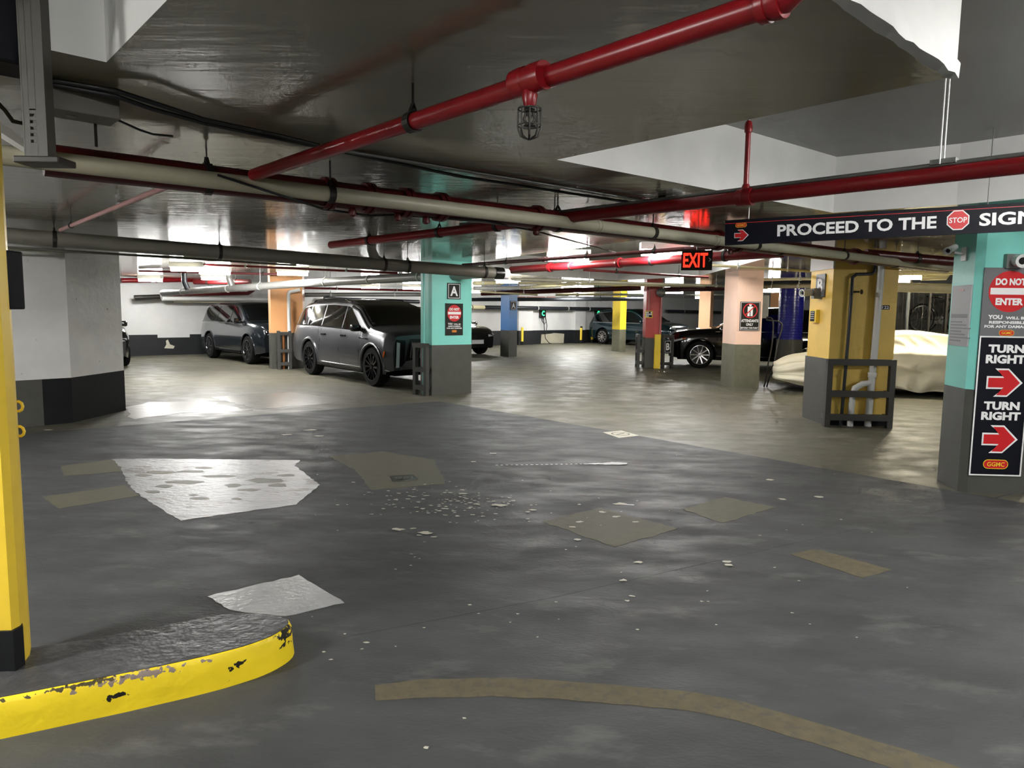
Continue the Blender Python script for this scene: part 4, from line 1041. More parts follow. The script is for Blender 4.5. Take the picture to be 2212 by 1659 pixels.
# pipes at columns
t = pipe('white downpipe on the gold column', [Vector((5.08, 9.90, 2.42)), Vector((5.06, 9.90, 1.2)), Vector((5.03, 9.9, .0))], .048, 'pipe_white', coup=(.62, .7))[0]
a = MB(); a.tube([Vector((5.05, 9.9, .62)), Vector((4.92, 9.9, .60)), Vector((4.82, 9.9, .54)), Vector((4.79, 9.9, .42)), Vector((4.78, 9.9, 0))], .042, 12); a.build('branch', 'pipe_white', t, smooth=True)
t = pipe('thin black water pipe with a valve on the gold column', [Vector((5.0, 9.92, 2.42)), Vector((5.0, 9.92, 2.16)), Vector((4.96, 9.92, 2.13)), Vector((4.75, 9.92, 2.12)), Vector((4.70, 9.92, 2.08)), Vector((4.69, 9.92, 1.2)), Vector((4.66, 9.92, 0))], .022, 'pipe_black', n=10)[0]
a = MB(); c = Vector((4.75, 9.88, 1.88)); a.tube([Vector((4.70, 9.92, 1.88)), c + Vector((.04, 0, 0))], .012, 8); a.lathe([(.0, 0), (.032, .003), (.034, .012), (0, .014)], c + Vector((.06, 0, 0)), (1, 0, 0), 12); a.build('valve', 'steel_dark', t)
t = pipe('white riser pipe at the orange column', [Vector((-5.72, 18.17, 0)), Vector((-5.72, 18.17, 1.92)), Vector((-5.70, 18.2, 1.97)), Vector((-5.45, 18.25, 2.03))], .045, 'pipe_white')[0]
pipe('copper pipe at the foot of the orange column', [Vector((-5.86, 18.13, 0)), Vector((-5.86, 18.13, .9))], .035, 'copper')
t = pipe('light blue conduit on the left flank of the teal column A', [Vector((-1.62, 12.93, 0)), Vector((-1.62, 12.93, 2.4))], .02, 'teal', cat='conduit', name='conduit')[0]
pipe('pale conduit down the red column, left', [Vector((3.80, 19.975, 2.4)), Vector((3.81, 19.975, 1.55))], .012, 'pipe_pink', cat='conduit', name='conduit')
pipe('pale conduit down the red column, right', [Vector((4.15, 19.95, 2.1)), Vector((4.13, 19.95, .9))], .014, 'pipe_pink', cat='conduit', name='conduit')

# security cameras and small fittings
def cctv(label, p, d, m='pipe_white', L=.2, r=.045):
    p = Vector(p); d = Vector(d).normalized()
    t = thing('security_camera', label, 'camera', p)
    a = MB(); a.lathe([(.0, -L * .5), (r, -L * .5), (r, L * .4), (r * 1.15, L * .42), (r * 1.15, L * .55), (r * .85, L * .55), (r * .8, L * .45), (0, L * .45)], p, d, 16); a.build('barrel', m, t, smooth=True)
    a = MB(); a.lathe([(0, L * .46), (r * .6, L * .46), (r * .5, L * .49)], p, d, 12); a.build('lens', 'trim_black', t)
    return t
t = cctv('bullet camera on the left flank of the big teal column', Dp(2055, 538, 6.45), (-.7, -.55, -.25), L=.16, r=.03)
a = MB(); q = Dp(2085, 549, 6.4); a.box(q, (.03, .07, .12)); a.tube([q, Dp(2062, 546, 6.45)], .012, 8); a.build('mount', 'pipe_white', t)
t = cctv('round white camera above the do not enter sign at the right', Vector((4.27, 6.06, 2.03)), (-.2, -1, -.1), L=.12, r=.05)
a = MB(); a.box((4.26, 6.125, 2.03), (.13, .04, .12)); a.build('mount', 'galv', t)
t = cctv('white camera on the left edge of the gold column', Dp(1744, 632, 10.35), (-1, -.35, -.1), L=.18, r=.05)
a = MB(); q = Dp(1757, 634, 10.35); a.box((4.40, q.y, q.z), (.12, .1, .15)); a.build('mount', 'galv', t)
# domed mirror / bulb fitting on the red column
c = Dp(1428, 632, 19.7)
t = thing('convex_mirror', 'small grey dome mirror at the top of the red column', 'mirror', c)
a = MB(); a.lathe([(.0, -.02), (.13, -.02), (.125, .01), (.08, .05), (0, .07)], c, (-.1, -1, -.1), 20); a.build('dome', 'galv', t, smooth=True)
a = MB(); a.tube([c, Vector((4.15, 20.02, c.z))], .012, 8); a.build('arm', 'steel_dark', t)
# EV chargers
for i, (px, py, lab) in enumerate([(1173, 677, 'black car charger with a green light on the back wall'), (1292, 677, 'black car charger with a green light behind the teal car')]):
    c = Wl(px, py, .12); t = thing('car_charger', lab, 'charger', c)
    bd = Board(c, U, UP)
    a = MB(); bd.rect(a, -.16, -.2, .16, .18, -.12, .04); a.build('case', 'trim_black', t)
    a = MB()
    vs, fs = [], []
    N = 18
    for k in range(N + 1):
        an = R(50 + 260 * k / N)
        vs += [bd.pt(.07 * math.cos(an), .07 * math.sin(an), .045), bd.pt(.11 * math.cos(an), .12 * math.sin(an), .045)]
    a.add(vs, [(2 * k, 2 * k + 1, 2 * k + 3, 2 * k + 2) for k in range(N)]); a.build('light_ring', 'green_led', t, recalc=False)
    if i == 0:
        a = MB(); a.tube([bd.pt(-.1, -.2, .05), bd.pt(-.14, -.35, .08), bd.pt(0, -.52, .1), bd.pt(.12, -.4, .1), bd.pt(.1, -.2, .05)], .018, 8)
        a.tube([bd.pt(0, -.2, .05), bd.pt(.03, -.8, .08), bd.pt(.1, -1.2, .1), bd.pt(.3, -1.42, .14), bd.pt(.4, -1.44, .2)], .018, 8)
        a.tube([bd.pt(.14, -.2, .05), bd.pt(.2, -.6, .08), bd.pt(.12, -1.0, .1)], .018, 8); a.build('cable', 'cable', t, smooth=True)
# wall cables / charger post at the pink column
t = thing('charger_post', 'grey charging hose looping down right of the pink column', 'charger', (5.42, 15.5, 0))
for dx, k in ((0, 0), (.12, .06)):
    a = MB(); a.tube(smooth_path([Vector((5.46, 15.33, 1.5 - k)), Vector((5.60 + dx * 1.6, 15.32, 1.42 - k)), Vector((5.60 + dx, 15.3, .95)), Vector((5.52 + dx, 15.25, .5)), Vector((5.46 + dx * .5, 15.2, .12)), Vector((5.40 + dx * .5, 15.1, .02))]), .016, 8); a.build('hose', 'cable', t, smooth=True)
a = MB(); a.box((5.42, 15.4, 1.72), (.16, .14, .5), bev=.01); a.build('case', 'galv', t)

# ------------------------------------------------------------------ cars
def prof(pts):
    xs = np.array([p[0] for p in pts]); zs = np.array([p[1] for p in pts])
    xd = np.linspace(xs[0], xs[-1], 500); zd = np.interp(xd, xs, zs)
    k = 17; pad = np.concatenate([np.full(k // 2, zd[0]), zd, np.full(k // 2, zd[-1])])
    zd2 = np.convolve(pad, np.ones(k) / k, 'valid')
    return lambda x: float(np.interp(x, xd, zd2))
class Car:
    def __init__(s, label, loc, head, top, belt, xr, xf, W, wb, wr, paint, rim='rim_silver', sill=.26, glass='glass', tumble=.30, nose=.16, tail=.10, spokes=10, cat='car', name='parked_car', arch=.07, nlen=.9):
        s.xr, s.xf, s.W, s.wb, s.wr, s.sill = xr, xf, W, wb, wr, sill
        s.top, s.belt = prof(top), prof(belt); s.tumble = tumble; s.nose = nose; s.tail = tail; s.nlen = nlen
        s.ra = wr + arch; s.xw = (wb / 2, -wb / 2)
        s.t = thing(name, label, cat, (loc[0], loc[1], 0), math.atan2(head[1], head[0]))
        s.paint = paint
        # body
        st = list(np.linspace(xr, xf, 64))
        for xw in s.xw:
            for k in (-1, -.995, -.97, -.9, -.78, -.6, -.4, -.2, 0, .2, .4, .6, .78, .9, .97, .995, 1): st.append(xw + k * s.ra)
            st += [xw - s.ra * 1.001, xw + s.ra * 1.001]
        st += [xf - .005, xf - .02, xf - .05, xr + .02]
        st = sorted(set(round(x, 4) for x in st if xr <= x <= xf))
        rings = [s.ring(x) for x in st]; K = len(rings[0])
        a = MB(); full = []
        for r_ in rings: full.append(r_ + [(x, -y, z) for x, y, z in r_[-2::-1]])
        M = len(full[0])
        for r_ in full: a.v += r_
        for i in range(len(full) - 1):
            for j in range(M - 1): a.f.append((i * M + j, i * M + j + 1, (i + 1) * M + j + 1, (i + 1) * M + j)); a.m.append(0)
        for i in (0, len(full) - 1):
            # end caps: bridge mirrored points
            for j in range(M // 2): 
                q = (i * M + j, i * M + j + 1, i * M + M - 2 - j, i * M + M - 1 - j)
                a.f.append(q if len(set(q)) == 4 else tuple(dict.fromkeys(q))); a.m.append(0)
        a.build('body', paint, s.t, smooth=True, local=True, angle=38)
        # underbody
        a = MB(); a.box(((xf + xr) / 2, 0, .48), (xf - xr - .5, 2 * (W - .30), .5)); a.box((0, 0, .34), (wb - 2 * s.ra - .02, 2 * (W - .09), .2))
        a.build('underbody', 'underbody', s.t, local=True)
        # wheels
        first = None
        for xw in s.xw:
            for sd in (-1, 1):
                if first is None:
                    first = s.wheel(rim, spokes); first.location = (xw, sd * (W - .125), wr)
                    kids = list(first.children)
                    if sd > 0: pass
                    first.rotation_euler = (0, 0, 0 if sd < 0 else math.pi)
                else:
                    c = first.copy(); COL.objects.link(c); c.parent = s.t; c.location = (xw, sd * (W - .125), wr); c.rotation_euler = (0, 0, 0 if sd < 0 else math.pi)
                    for k in kids:
                        d = k.copy(); COL.objects.link(d); d.parent = c
    def wheel(s, rim, spokes):
        r = s.wr; w_ = .24; rr = r * .70
        a = MB(); a.lathe([(rr, -w_ / 2), (r * .93, -w_ / 2), (r * .985, -w_ / 2 + .03), (r, -w_ / 2 + .06), (r, w_ / 2 - .06), (r * .985, w_ / 2 - .03), (r * .93, w_ / 2), (rr, w_ / 2)], (0, 0, 0), (0, 1, 0), 36, closed=True)
        o = a.build('wheel', 'tyre', s.t, local=True, smooth=True)
        a = MB(); a.lathe([(rr * 1.02, -w_ / 2 - .002), (rr * .96, -w_ / 2 - .006), (rr * .93, -w_ / 2 + .02), (rr * .9, w_ / 2)], (0, 0, 0), (0, 1, 0), 36, caps=False)
        y = -w_ / 2 + .012
        for k in range(spokes):
            an = 2 * math.pi * k / spokes; tw = .16 if k % 2 else -.16
            an2 = an + tw * .8
            p0 = Vector((math.cos(an2) * rr * .12, y + .012, math.sin(an2) * rr * .12)); p1 = Vector((math.cos(an) * rr * .96, y - .012, math.sin(an) * rr * .96))
            a.bar(p0, p1, .034 * r / .38, .03, up=Vector((0, 1, 0)))
        a.lathe([(0, y - .02), (rr * .17, y - .018), (rr * .2, y + .02)], (0, 0, 0), (0, 1, 0), 16)
        c = a.build('rim', rim, o, local=True)
        a = MB(); a.lathe([(0, .0), (rr * .9, .0)], (0, 0, 0), (0, 1, 0), 24); a.lathe([(0, -.04), (rr * .62, -.04), (rr * .62, -.02)], (0, 0, 0), (0, 1, 0), 24)
        a.build('brake_disc', 'steel_dark', o, local=True)
        return o
    def plan(s, x):
        k = 1.0; a = s.nlen
        if x > s.xf - a: k -= s.nose * ((x - s.xf + a) / a) ** 2.4
        a = .9
        if x < s.xr + a: k -= s.tail * ((s.xr + a - x) / a) ** 2.4
        return s.W * k
    def zb(s, x):
        z = s.sill
        e = .45
        if x > s.xf - e: z += .06 * ((x - s.xf + e) / e) ** 2
        if x < s.xr + e: z += .10 * ((s.xr + e - x) / e) ** 2
        for xw in s.xw:
            d = abs(x - xw)
            if d < s.ra: z = max(z, s.wr + math.sqrt(max(0, s.ra ** 2 - d * d)))
        return z
    def hw(s, x, z):
        """half width of the lower body side"""
        W = s.plan(x); zm = .72; zbelt = s.belt(x)
        if z < zm: return W * (1 - .05 * ((zm - z) / .5) ** 2)
        return W * (1 - .055 * ((z - zm) / max(.15, zbelt - zm)) ** 2)
    def upper(s, x):
        zbelt = s.belt(x); zt = max(s.top(x), zbelt + .03); h = zt - zbelt
        yb = s.hw(x, zbelt); rc = min(.10, .45 * h); ye = yb - s.tumble * max(0, h - .05) - .01
        return zbelt, zt, yb, rc, ye
    def ysurf(s, x, z):
        zbelt, zt, yb, rc, ye = s.upper(x)
        if z <= zbelt: return s.hw(x, z)
        f = min(1, (z - zbelt) / max(.001, zt - rc - zbelt)); return yb + (ye - yb) * f
    def crown(s, x): return .02
    def ring(s, x):
        z0 = s.zb(x); zbelt, zt, yb, rc, ye = s.upper(x)
        z0 = min(z0, zbelt - .05)
        out = []
        for k in range(10):
            z = z0 + (zbelt - z0) * k / 9; out.append((x, s.hw(x, z), z))
        for k in range(1, 6):
            f = k / 5; out.append((x, yb + (ye - yb) * f, zbelt + (zt - rc - zbelt) * f))
        rcy = min(.22, ye * .3)
        for k in range(1, 6):
            an = R(90 * k / 5); out.append((x, ye - rcy * (1 - math.cos(an)), zt - rc + rc * math.sin(an)))
        y1 = ye - rcy
        for k in range(1, 6):
            f = k / 5; out.append((x, y1 * (1 - f), zt + s.crown(x) * (1 - (1 - f) ** 2)))
        return out
    def ztop_at(s, x, y):
        zbelt, zt, yb, rc, ye = s.upper(x); rcy = min(.22, ye * .3); y1 = ye - rcy; y = abs(y)
        if y <= y1: f = 1 - y / y1; return zt + s.crown(x) * (1 - (1 - f) ** 2)
        c = max(-1, min(1, 1 - (y - y1) / rcy)); c = (ye - y) / rcy; c = 1 - min(1, max(0, c)); return zt - rc + rc * math.sqrt(max(0, 1 - c * c))
    def side(s, name, m, xb0, xb1, xt0, xt1, zb, zt, both=True, off=.007, nx=10, nz=6, parent=None):
        """glass or panel on the side; zb, zt functions or numbers"""
        fb = zb if callable(zb) else (lambda x: zb); ft = zt if callable(zt) else (lambda x: zt)
        for sd in ((-1, 1) if both else (-1,)):
            a = MB()
            for j in range(nz + 1):
                t_ = j / nz
                for i in range(nx + 1):
                    f = i / nx; x = (xb0 + (xb1 - xb0) * f) * (1 - t_) + (xt0 + (xt1 - xt0) * f) * t_
                    z = fb(x) * (1 - t_) + ft(x) * t_
                    a.v.append((x, sd * (s.ysurf(x, z) + off), z))
            for j in range(nz):
                for i in range(nx): a.f.append((j * (nx + 1) + i, j * (nx + 1) + i + 1, (j + 1) * (nx + 1) + i + 1, (j + 1) * (nx + 1) + i)); a.m.append(0)
            a.build(name, m, s.t, local=True, smooth=True)
    def edge(s, x): 
        zbelt, zt, yb, rc, ye = s.upper(x); return zt - rc * .9
    def topgrid(s, name, m, x0, x1, inset=.07, off=.006, nx=12, ny=12):
        a = MB()
        for i in range(nx + 1):
            x = x0 + (x1 - x0) * i / nx; zbelt, zt, yb, rc, ye = s.upper(x); hw_ = ye - inset
            for j in range(ny + 1):
                y = -hw_ + 2 * hw_ * j / ny; a.v.append((x, y, s.ztop_at(x, y) + off))
        for i in range(nx):
            for j in range(ny): a.f.append((i * (ny + 1) + j, i * (ny + 1) + j + 1, (i + 1) * (ny + 1) + j + 1, (i + 1) * (ny + 1) + j)); a.m.append(0)
        a.build(name, m, s.t, local=True, smooth=True)
    def line(s, name, m, pts, r, both=True, off=.0):
        for sd in ((-1, 1) if both else (-1,)):
            a = MB(); a.tube([(x, sd * (s.ysurf(x, z) + off), z) for x, z in pts], r, 6); a.build(name, m, s.t, local=True, smooth=True)
    def arches(s, m, r=.028, z0=.30):
        for xw in s.xw:
            for sd in (-1, 1):
                a = MB(); pts = []
                for k in range(21):
                    an = R(-14 + 208 * k / 20); x = xw + s.ra * math.cos(an); z = s.wr + s.ra * math.sin(an)
                    if z > .24: pts.append((x, sd * (s.hw(x, z) - .004), z))
                a.tube(pts, r, 8); a.build('arch_flare', m, s.t, local=True, smooth=True)
    def fx(s, y, z, zoff=0):
        y = abs(y)
        for k in range(120):
            x = s.xf - k * .008
            if s.hw(x, min(z, s.belt(x))) >= y: return x
        return s.xf - .9
    def front(s, name, m, pts, off=.012, both=False, th=.05):
        """polygon (y,z) laid on the nose"""
        for sd in ((1, -1) if both else (1,)):
            dense = []
            n = len(pts)
            for i in range(n):
                a_, b_ = Vector(pts[i]), Vector(pts[(i + 1) % n]); k = max(1, int((b_ - a_).length / .06))
                for j in range(k): dense.append(a_.lerp(b_, j / k))
            P = [Vector((s.fx(p.x, p.y) + off, sd * p.x, p.y)) for p in dense]
            tri = geometry.tessellate_polygon([[Vector((p.x, p.y, 0)) for p in dense]])
            n = len(P); a = MB(); a.add(P + [q - Vector((th, 0, 0)) for q in P], [tuple(q) for q in tri] + [(i, (i + 1) % n, n + (i + 1) % n, n + i) for i in range(n)])
            a.build(name, m, s.t, local=True)
    def mirrors(s, m, x, z, L=.22):
        for sd in (-1, 1):
            y = s.ysurf(x, z)
            a = MB(); a.box((x, sd * (y + .13), z + .03), (.13, L, .15), bev=.045); a.bar((x + .03, sd * (y - .02), z - .02), (x, sd * (y + .1), z), .05, .03); a.build('mirror', m, s.t, local=True, smooth=True)

def suv_common(c, cowl, roof0, roof1, rearx, gm='glass', pillars=(), zlow=.035, roofm=None):
    c.topgrid('windshield', gm, roof0 + .02, cowl - .03, inset=.05)
    fb = lambda x: c.belt(x) + zlow
    ft = lambda x: max(c.edge(x) - .035, c.belt(x) + zlow + .004)
    xs = [cowl - .12] + list(pillars) + [rearx]
    for i in range(len(xs) - 1):
        x1, x0 = xs[i], xs[i + 1]
        last = i == len(xs) - 2
        if i == 0: c.side('side_window', gm, x0 + .03, x1, x0 + .03 - .02, roof0 - .05, fb, ft)
        else: c.side('side_window', gm, x0 + .03, x1 - .03, x0 + .03 + (.14 if last else 0), x1 - .05, fb, ft)
    c.topgrid('rear_window', gm, c.xr + .1, roof1 - .05, inset=.1)
    if roofm: c.topgrid('roof_panel', roofm, roof1, roof0 + .0, inset=.02, off=.003)

# --- grey electric SUV
c = Car('matte grey SUV with black roof parked behind the teal column', (-3.04, 16.06), (.63, -.777),
    [(-2.72, 1.02), (-2.66, 1.22), (-2.45, 1.50), (-2.15, 1.70), (-1.6, 1.75), (-.6, 1.77), (.15, 1.74), (.65, 1.62), (1.15, 1.32), (1.40, 1.20), (1.6, 1.17), (1.9, 1.14), (2.08, 1.12), (2.18, 1.08), (2.22, 1.02)],
    [(-2.72, .98), (-2.5, 1.14), (-1.5, 1.15), (0, 1.12), (1.3, 1.08), (1.6, 1.05), (2.05, 1.0), (2.22, .95)],
    -2.72, 2.22, 1.0, 3.08, .40, 'paint_grey', 'rim_black', sill=.30, glass='glass', spokes=12, nose=.12, nlen=.38)
suv_common(c, 1.40, .35, -1.9, -2.42, 'glass_warm', (.10, -.95, -1.72), roofm='trim_black')
c.arches('paint_grey', .032)
c.line('side_trim', 'chrome', [(-1.05, .36), (0, .36), (1.05, .36)], .016, off=.004)
c.line('sill_trim', 'trim_black', [(-1.08, .31), (0, .31), (1.08, .31)], .05, off=-.01)
c.line('window_trim', 'trim_black', [(x, c.belt(x) + .02) for x in np.linspace(-2.4, 1.25, 24)], .012, off=.004)
c.line('door_seam', 'underbody', [(.95, .40), (.98, .7), (.90, 1.07)], .005)
c.line('door_seam', 'underbody', [(.05, .36), (.05, .7), (.08, 1.1)], .005)
c.line('door_seam', 'underbody', [(-.98, .62), (-.95, .85), (-.92, 1.12)], .005)
for x in (-.75, .25): c.line('door_handle', 'trim_black', [(x - .11, .985), (x + .11, .985)], .022, off=.006)
c.line('fender_vent', 'chrome', [(1.0, .97), (1.38, .95)], .018, off=.0)
c.mirrors('trim_black', .98, 1.14)
c.line('front_pillar', 'trim_black', [(x, max(c.edge(x) - .01, c.belt(x) + .01)) for x in np.linspace(.3, 1.3, 14)], .034, off=-.012)
c.front('grille', 'trim_black', [(-.62, .50), (-.50, .98), (.50, .98), (.62, .50), (.4, .42), (-.4, .42)], .010)
a = MB()
for k in range(9):
    for sd in (-1, 1): a.bar((c.xf + .013, sd * (.06 + k * .055), .60), (c.xf + .013, sd * (.02 + k * .055), .92), .012, .01, up=Vector((1, 0, 0)))
a.build('grille_bars', 'steel', c.t, local=True)
c.front('headlight', 'trim_black', [(.64, .44), (.60, .95), (.86, .97), (.83, .90), (.85, .44)], .008, True)
c.front('headlight_strip', 'lens', [(.75, .42), (.73, .9), (.80, .92), (.82, .42)], .016, True)
c.front('bumper_blade', 'rim_silver', [(.34, .38), (.74, .38), (.60, .54), (.44, .57)], .03, True)
c.front('lower_bumper', 'trim_black', [(-.7, .30), (-.7, .37), (.7, .37), (.7, .30)], .02)
c.line('skid_trim', 'chrome', [(2.02, .37), (2.14, .35)], .014, off=.004)
c.line('side_marker', 'lens_amber', [(2.03, .62), (2.06, .74)], .018, off=.012)
for sd in (-1, 1):
    a = MB(); a.tube([(x, sd * (c.upper(x)[4] - .06), c.ztop_at(x, c.upper(x)[4] - .06) + (.045 if -1.75 < x < -.05 else .0)) for x in np.linspace(-1.95, .15, 16)], .016, 8); a.build('roof_rail', 'trim_black', c.t, local=True, smooth=True)

# --- dark SUV by the back wall
c = Car('dark blue grey SUV parked left of the orange column', (-7.60, 21.33), (.67, -.742),
    [(-2.5, 1.0), (-2.46, 1.25), (-2.3, 1.5), (-2.0, 1.66), (-1.2, 1.72), (0, 1.72), (.35, 1.69), (.75, 1.52), (1.15, 1.25), (1.35, 1.18), (2.0, 1.13), (2.3, 1.05), (2.38, .9)],
    [(-2.5, .95), (-2.3, 1.12), (0, 1.10), (1.3, 1.09), (1.6, 1.07), (2.2, 1.0), (2.38, .82)],
    -2.5, 2.38, .99, 2.95, .39, 'paint_dark', 'rim_mix', sill=.30, spokes=10, nose=.13)
suv_common(c, 1.32, .45, -1.9, -2.32, 'glass', (.12, -.9))
c.arches('paint_dark', .02)
c.line('sill_trim', 'trim_black', [(-1.0, .32), (0, .32), (1.0, .32)], .05, off=-.01)
c.line('side_seam', 'galv', [(-2.2, .45), (-2, .45)], .004)
c.line('window_trim', 'steel', [(x, c.belt(x) + .015) for x in np.linspace(-2.3, 1.2, 20)], .008, off=.004)
c.mirrors('paint_black', .98, 1.16)
c.front('grille', 'trim_black', [(-.5, .75), (-.5, .95), (.5, .95), (.5, .75)], .01)
c.front('headlight', 'lens', [(.56, .82), (.56, .96), (.84, .96), (.84, .84)], .01, True)
c.front('lower_bumper', 'trim_black', [(-.7, .34), (-.7, .52), (.7, .52), (.7, .34)], .015)

# --- black car nose behind the white column
def sedanish(label, loc, head, paint='paint_black', plate=True, glassm='glass'):
    c = Car(label, loc, head,
        [(-2.35, .95), (-2.3, 1.2), (-2.05, 1.45), (-1.6, 1.62), (-.5, 1.68), (.1, 1.66), (.6, 1.48), (1.1, 1.14), (1.3, 1.05), (1.9, .99), (2.2, .90), (2.3, .76)],
        [(-2.35, .9), (-2.1, 1.0), (0, 1.0), (1.2, .98), (1.6, .94), (2.1, .84), (2.3, .66)],
        -2.35, 2.3, .95, 2.85, .36, paint, 'rim_mix', sill=.24, nose=.24)
    suv_common(c, 1.26, .22, -1.7, -2.1, glassm, (.0, -.95))
    c.arches(paint, .015); c.mirrors(paint, .9, 1.06)
    c.front('grille', 'trim_black', [(-.42, .45), (-.36, .72), (.36, .72), (.42, .45)], .01)
    c.front('headlight', 'lens', [(.50, .66), (.48, .74), (.74, .76), (.76, .70)], .012, True)
    c.front('lower_bumper', 'trim_black', [(-.65, .28), (-.65, .42), (.65, .42), (.65, .28)], .015)
    if plate: c.front('licence_plate', 'plate', [(-.26, .42), (-.26, .56), (.26, .56), (.26, .42)], .03, th=.03)
    return c
sedanish('black car with its nose poking out behind the white column', (-11.72, 18.9), (.67, -.742), plate=False)
sedanish('black car with a white plate behind the teal column A', (-2.75, 26.1), (.67, -.742))

# --- teal SUV
c = Car('dark teal SUV parked behind the yellow column', (6.12, 34.5), (.67, -.742),
    [(-2.42, 1.0), (-2.36, 1.25), (-2.15, 1.5), (-1.8, 1.66), (-.8, 1.74), (.1, 1.73), (.55, 1.58), (1.1, 1.22), (1.3, 1.13), (2.0, 1.06), (2.35, .96), (2.45, .8)],
    [(-2.42, .95), (-2.2, 1.05), (0, 1.05), (1.25, 1.04), (1.6, 1.0), (2.2, .9), (2.45, .7)],
    -2.42, 2.45, .98, 2.97, .375, 'paint_teal', 'rim_silver', sill=.27, spokes=10, nose=.18)
suv_common(c, 1.26, .22, -1.7, -2.15, 'glass', (.05, -.95))
c.arches('paint_teal', .018); c.mirrors('paint_teal', .95, 1.1)
c.line('window_trim', 'chrome', [(x, c.belt(x) + .02) for x in np.linspace(-2.15, 1.15, 20)], .012, off=.006)
c.line('window_trim', 'chrome', [(x, max(c.edge(x) - .02, c.belt(x) + .03)) for x in np.linspace(-2.05, .9, 20)], .010, off=.006)
c.line('side_trim', 'chrome', [(-1.0, .36), (1.0, .36)], .012, off=.004)
c.front('grille', 'chrome', [(-.42, .58), (-.38, .92), (.38, .92), (.42, .58)], .01)
c.front('headlight', 'lens', [(.48, .80), (.46, .92), (.80, .92), (.82, .84)], .012, True)
c.front('lower_bumper', 'trim_black', [(-.7, .3), (-.7, .44), (.7, .44), (.7, .3)], .015)
c.front('bumper_vent', 'chrome', [(.62, .40), (.62, .66), (.66, .66), (.66, .40)], .02, True)

# --- black SUV seen from the side
hd = Vector((-.98, .2)); lf = Vector((-hd.y, hd.x))
fw = Vector((5.36, 20.27)) - lf * .86 * 1.0
ctr = fw - hd * 1.46
c = Car('black SUV with bright silver wheels behind the pink column', (ctr.x, ctr.y), (hd.x, hd.y),
    [(-2.4, 1.0), (-2.35, 1.3), (-2.15, 1.55), (-1.8, 1.68), (-.8, 1.76), (-.15, 1.73), (.3, 1.56), (.8, 1.23), (1.0, 1.15), (1.8, 1.09), (2.1, 1.04), (2.26, .98), (2.32, .91)],
    [(-2.4, .95), (-2.2, 1.05), (0, 1.04), (1.0, 1.03), (1.5, 1.0), (2.1, .95), (2.32, .84)],
    -2.4, 2.32, .96, 2.92, .385, 'paint_black', 'rim_silver', sill=.27, spokes=10, nose=.2, nlen=.6)
suv_common(c, .96, -.05, -1.7, -2.15, 'glass', (-.1, -.98))
c.arches('paint_black', .018); c.mirrors('paint_black', .88, 1.08)
c.line('window_trim', 'chrome', [(x, c.belt(x) + .02) for x in np.linspace(-2.15, 1.05, 20)], .010, off=.006)
c.line('side_trim', 'chrome', [(-1.0, .36), (1.0, .36)], .012, off=.004)
c.front('grille', 'trim_black', [(-.45, .55), (-.42, .84), (.42, .84), (.45, .55)], .01)
a = MB()
for z_ in (.62, .70, .78): a.bar((c.xf + .02, -.42, z_), (c.xf + .02, .42, z_), .02, .03)
a.build('grille_bars', 'chrome', c.t, local=True)
c.front('headlight', 'lens', [(.48, .70), (.46, .80), (.84, .84), (.86, .76)], .012, True)
c.line('headlight_corner', 'lens', [(1.95, .83), (2.05, .80), (2.18, .765)], .035, off=-.015)
c.line('side_marker', 'lens_amber', [(1.86, .845), (1.95, .835)], .022, off=-.008)
c.front('lower_bumper', 'chrome', [(-.6, .33), (-.6, .40), (.6, .40), (.6, .33)], .015)
c.front('licence_plate', 'plate', [(-.24, .42), (-.24, .55), (.24, .55), (.24, .42)], .03, th=.03)

# --- covered sports car
class Cov(Car):
    pass
hd = Vector((-.985, .17)).normalized()
cx_, cy_ = 7.78, 14.42
t = thing('covered_car', 'low car under a cream cloth cover behind the gold column', 'car', (cx_, cy_, 0), math.atan2(hd.y, hd.x))
topp = prof([(-2.3, .78), (-2.2, .86), (-1.6, 1.0), (-.9, 1.20), (-.3, 1.27), (.15, 1.25), (.5, 1.12), (.95, .90), (1.3, .82), (1.8, .73), (2.1, .66), (2.3, .56)])
beltp = prof([(-2.3, .62), (-2.0, .80), (-1, .84), (0, .82), (.9, .78), (1.5, .68), (2.0, .60), (2.3, .44)])
a = MB(); xs = np.linspace(-2.3, 2.32, 120); NR = 46; rows = []
def covy(x):
    k = 1.0
    if x > 1.2: k = math.sqrt(max(0.03, 1 - ((x - 1.2) / 1.13) ** 2.6)) 
    if x < -1.4: k = math.sqrt(max(.05, 1 - ((-1.4 - x) / .93) ** 2.6))
    return .93 * k
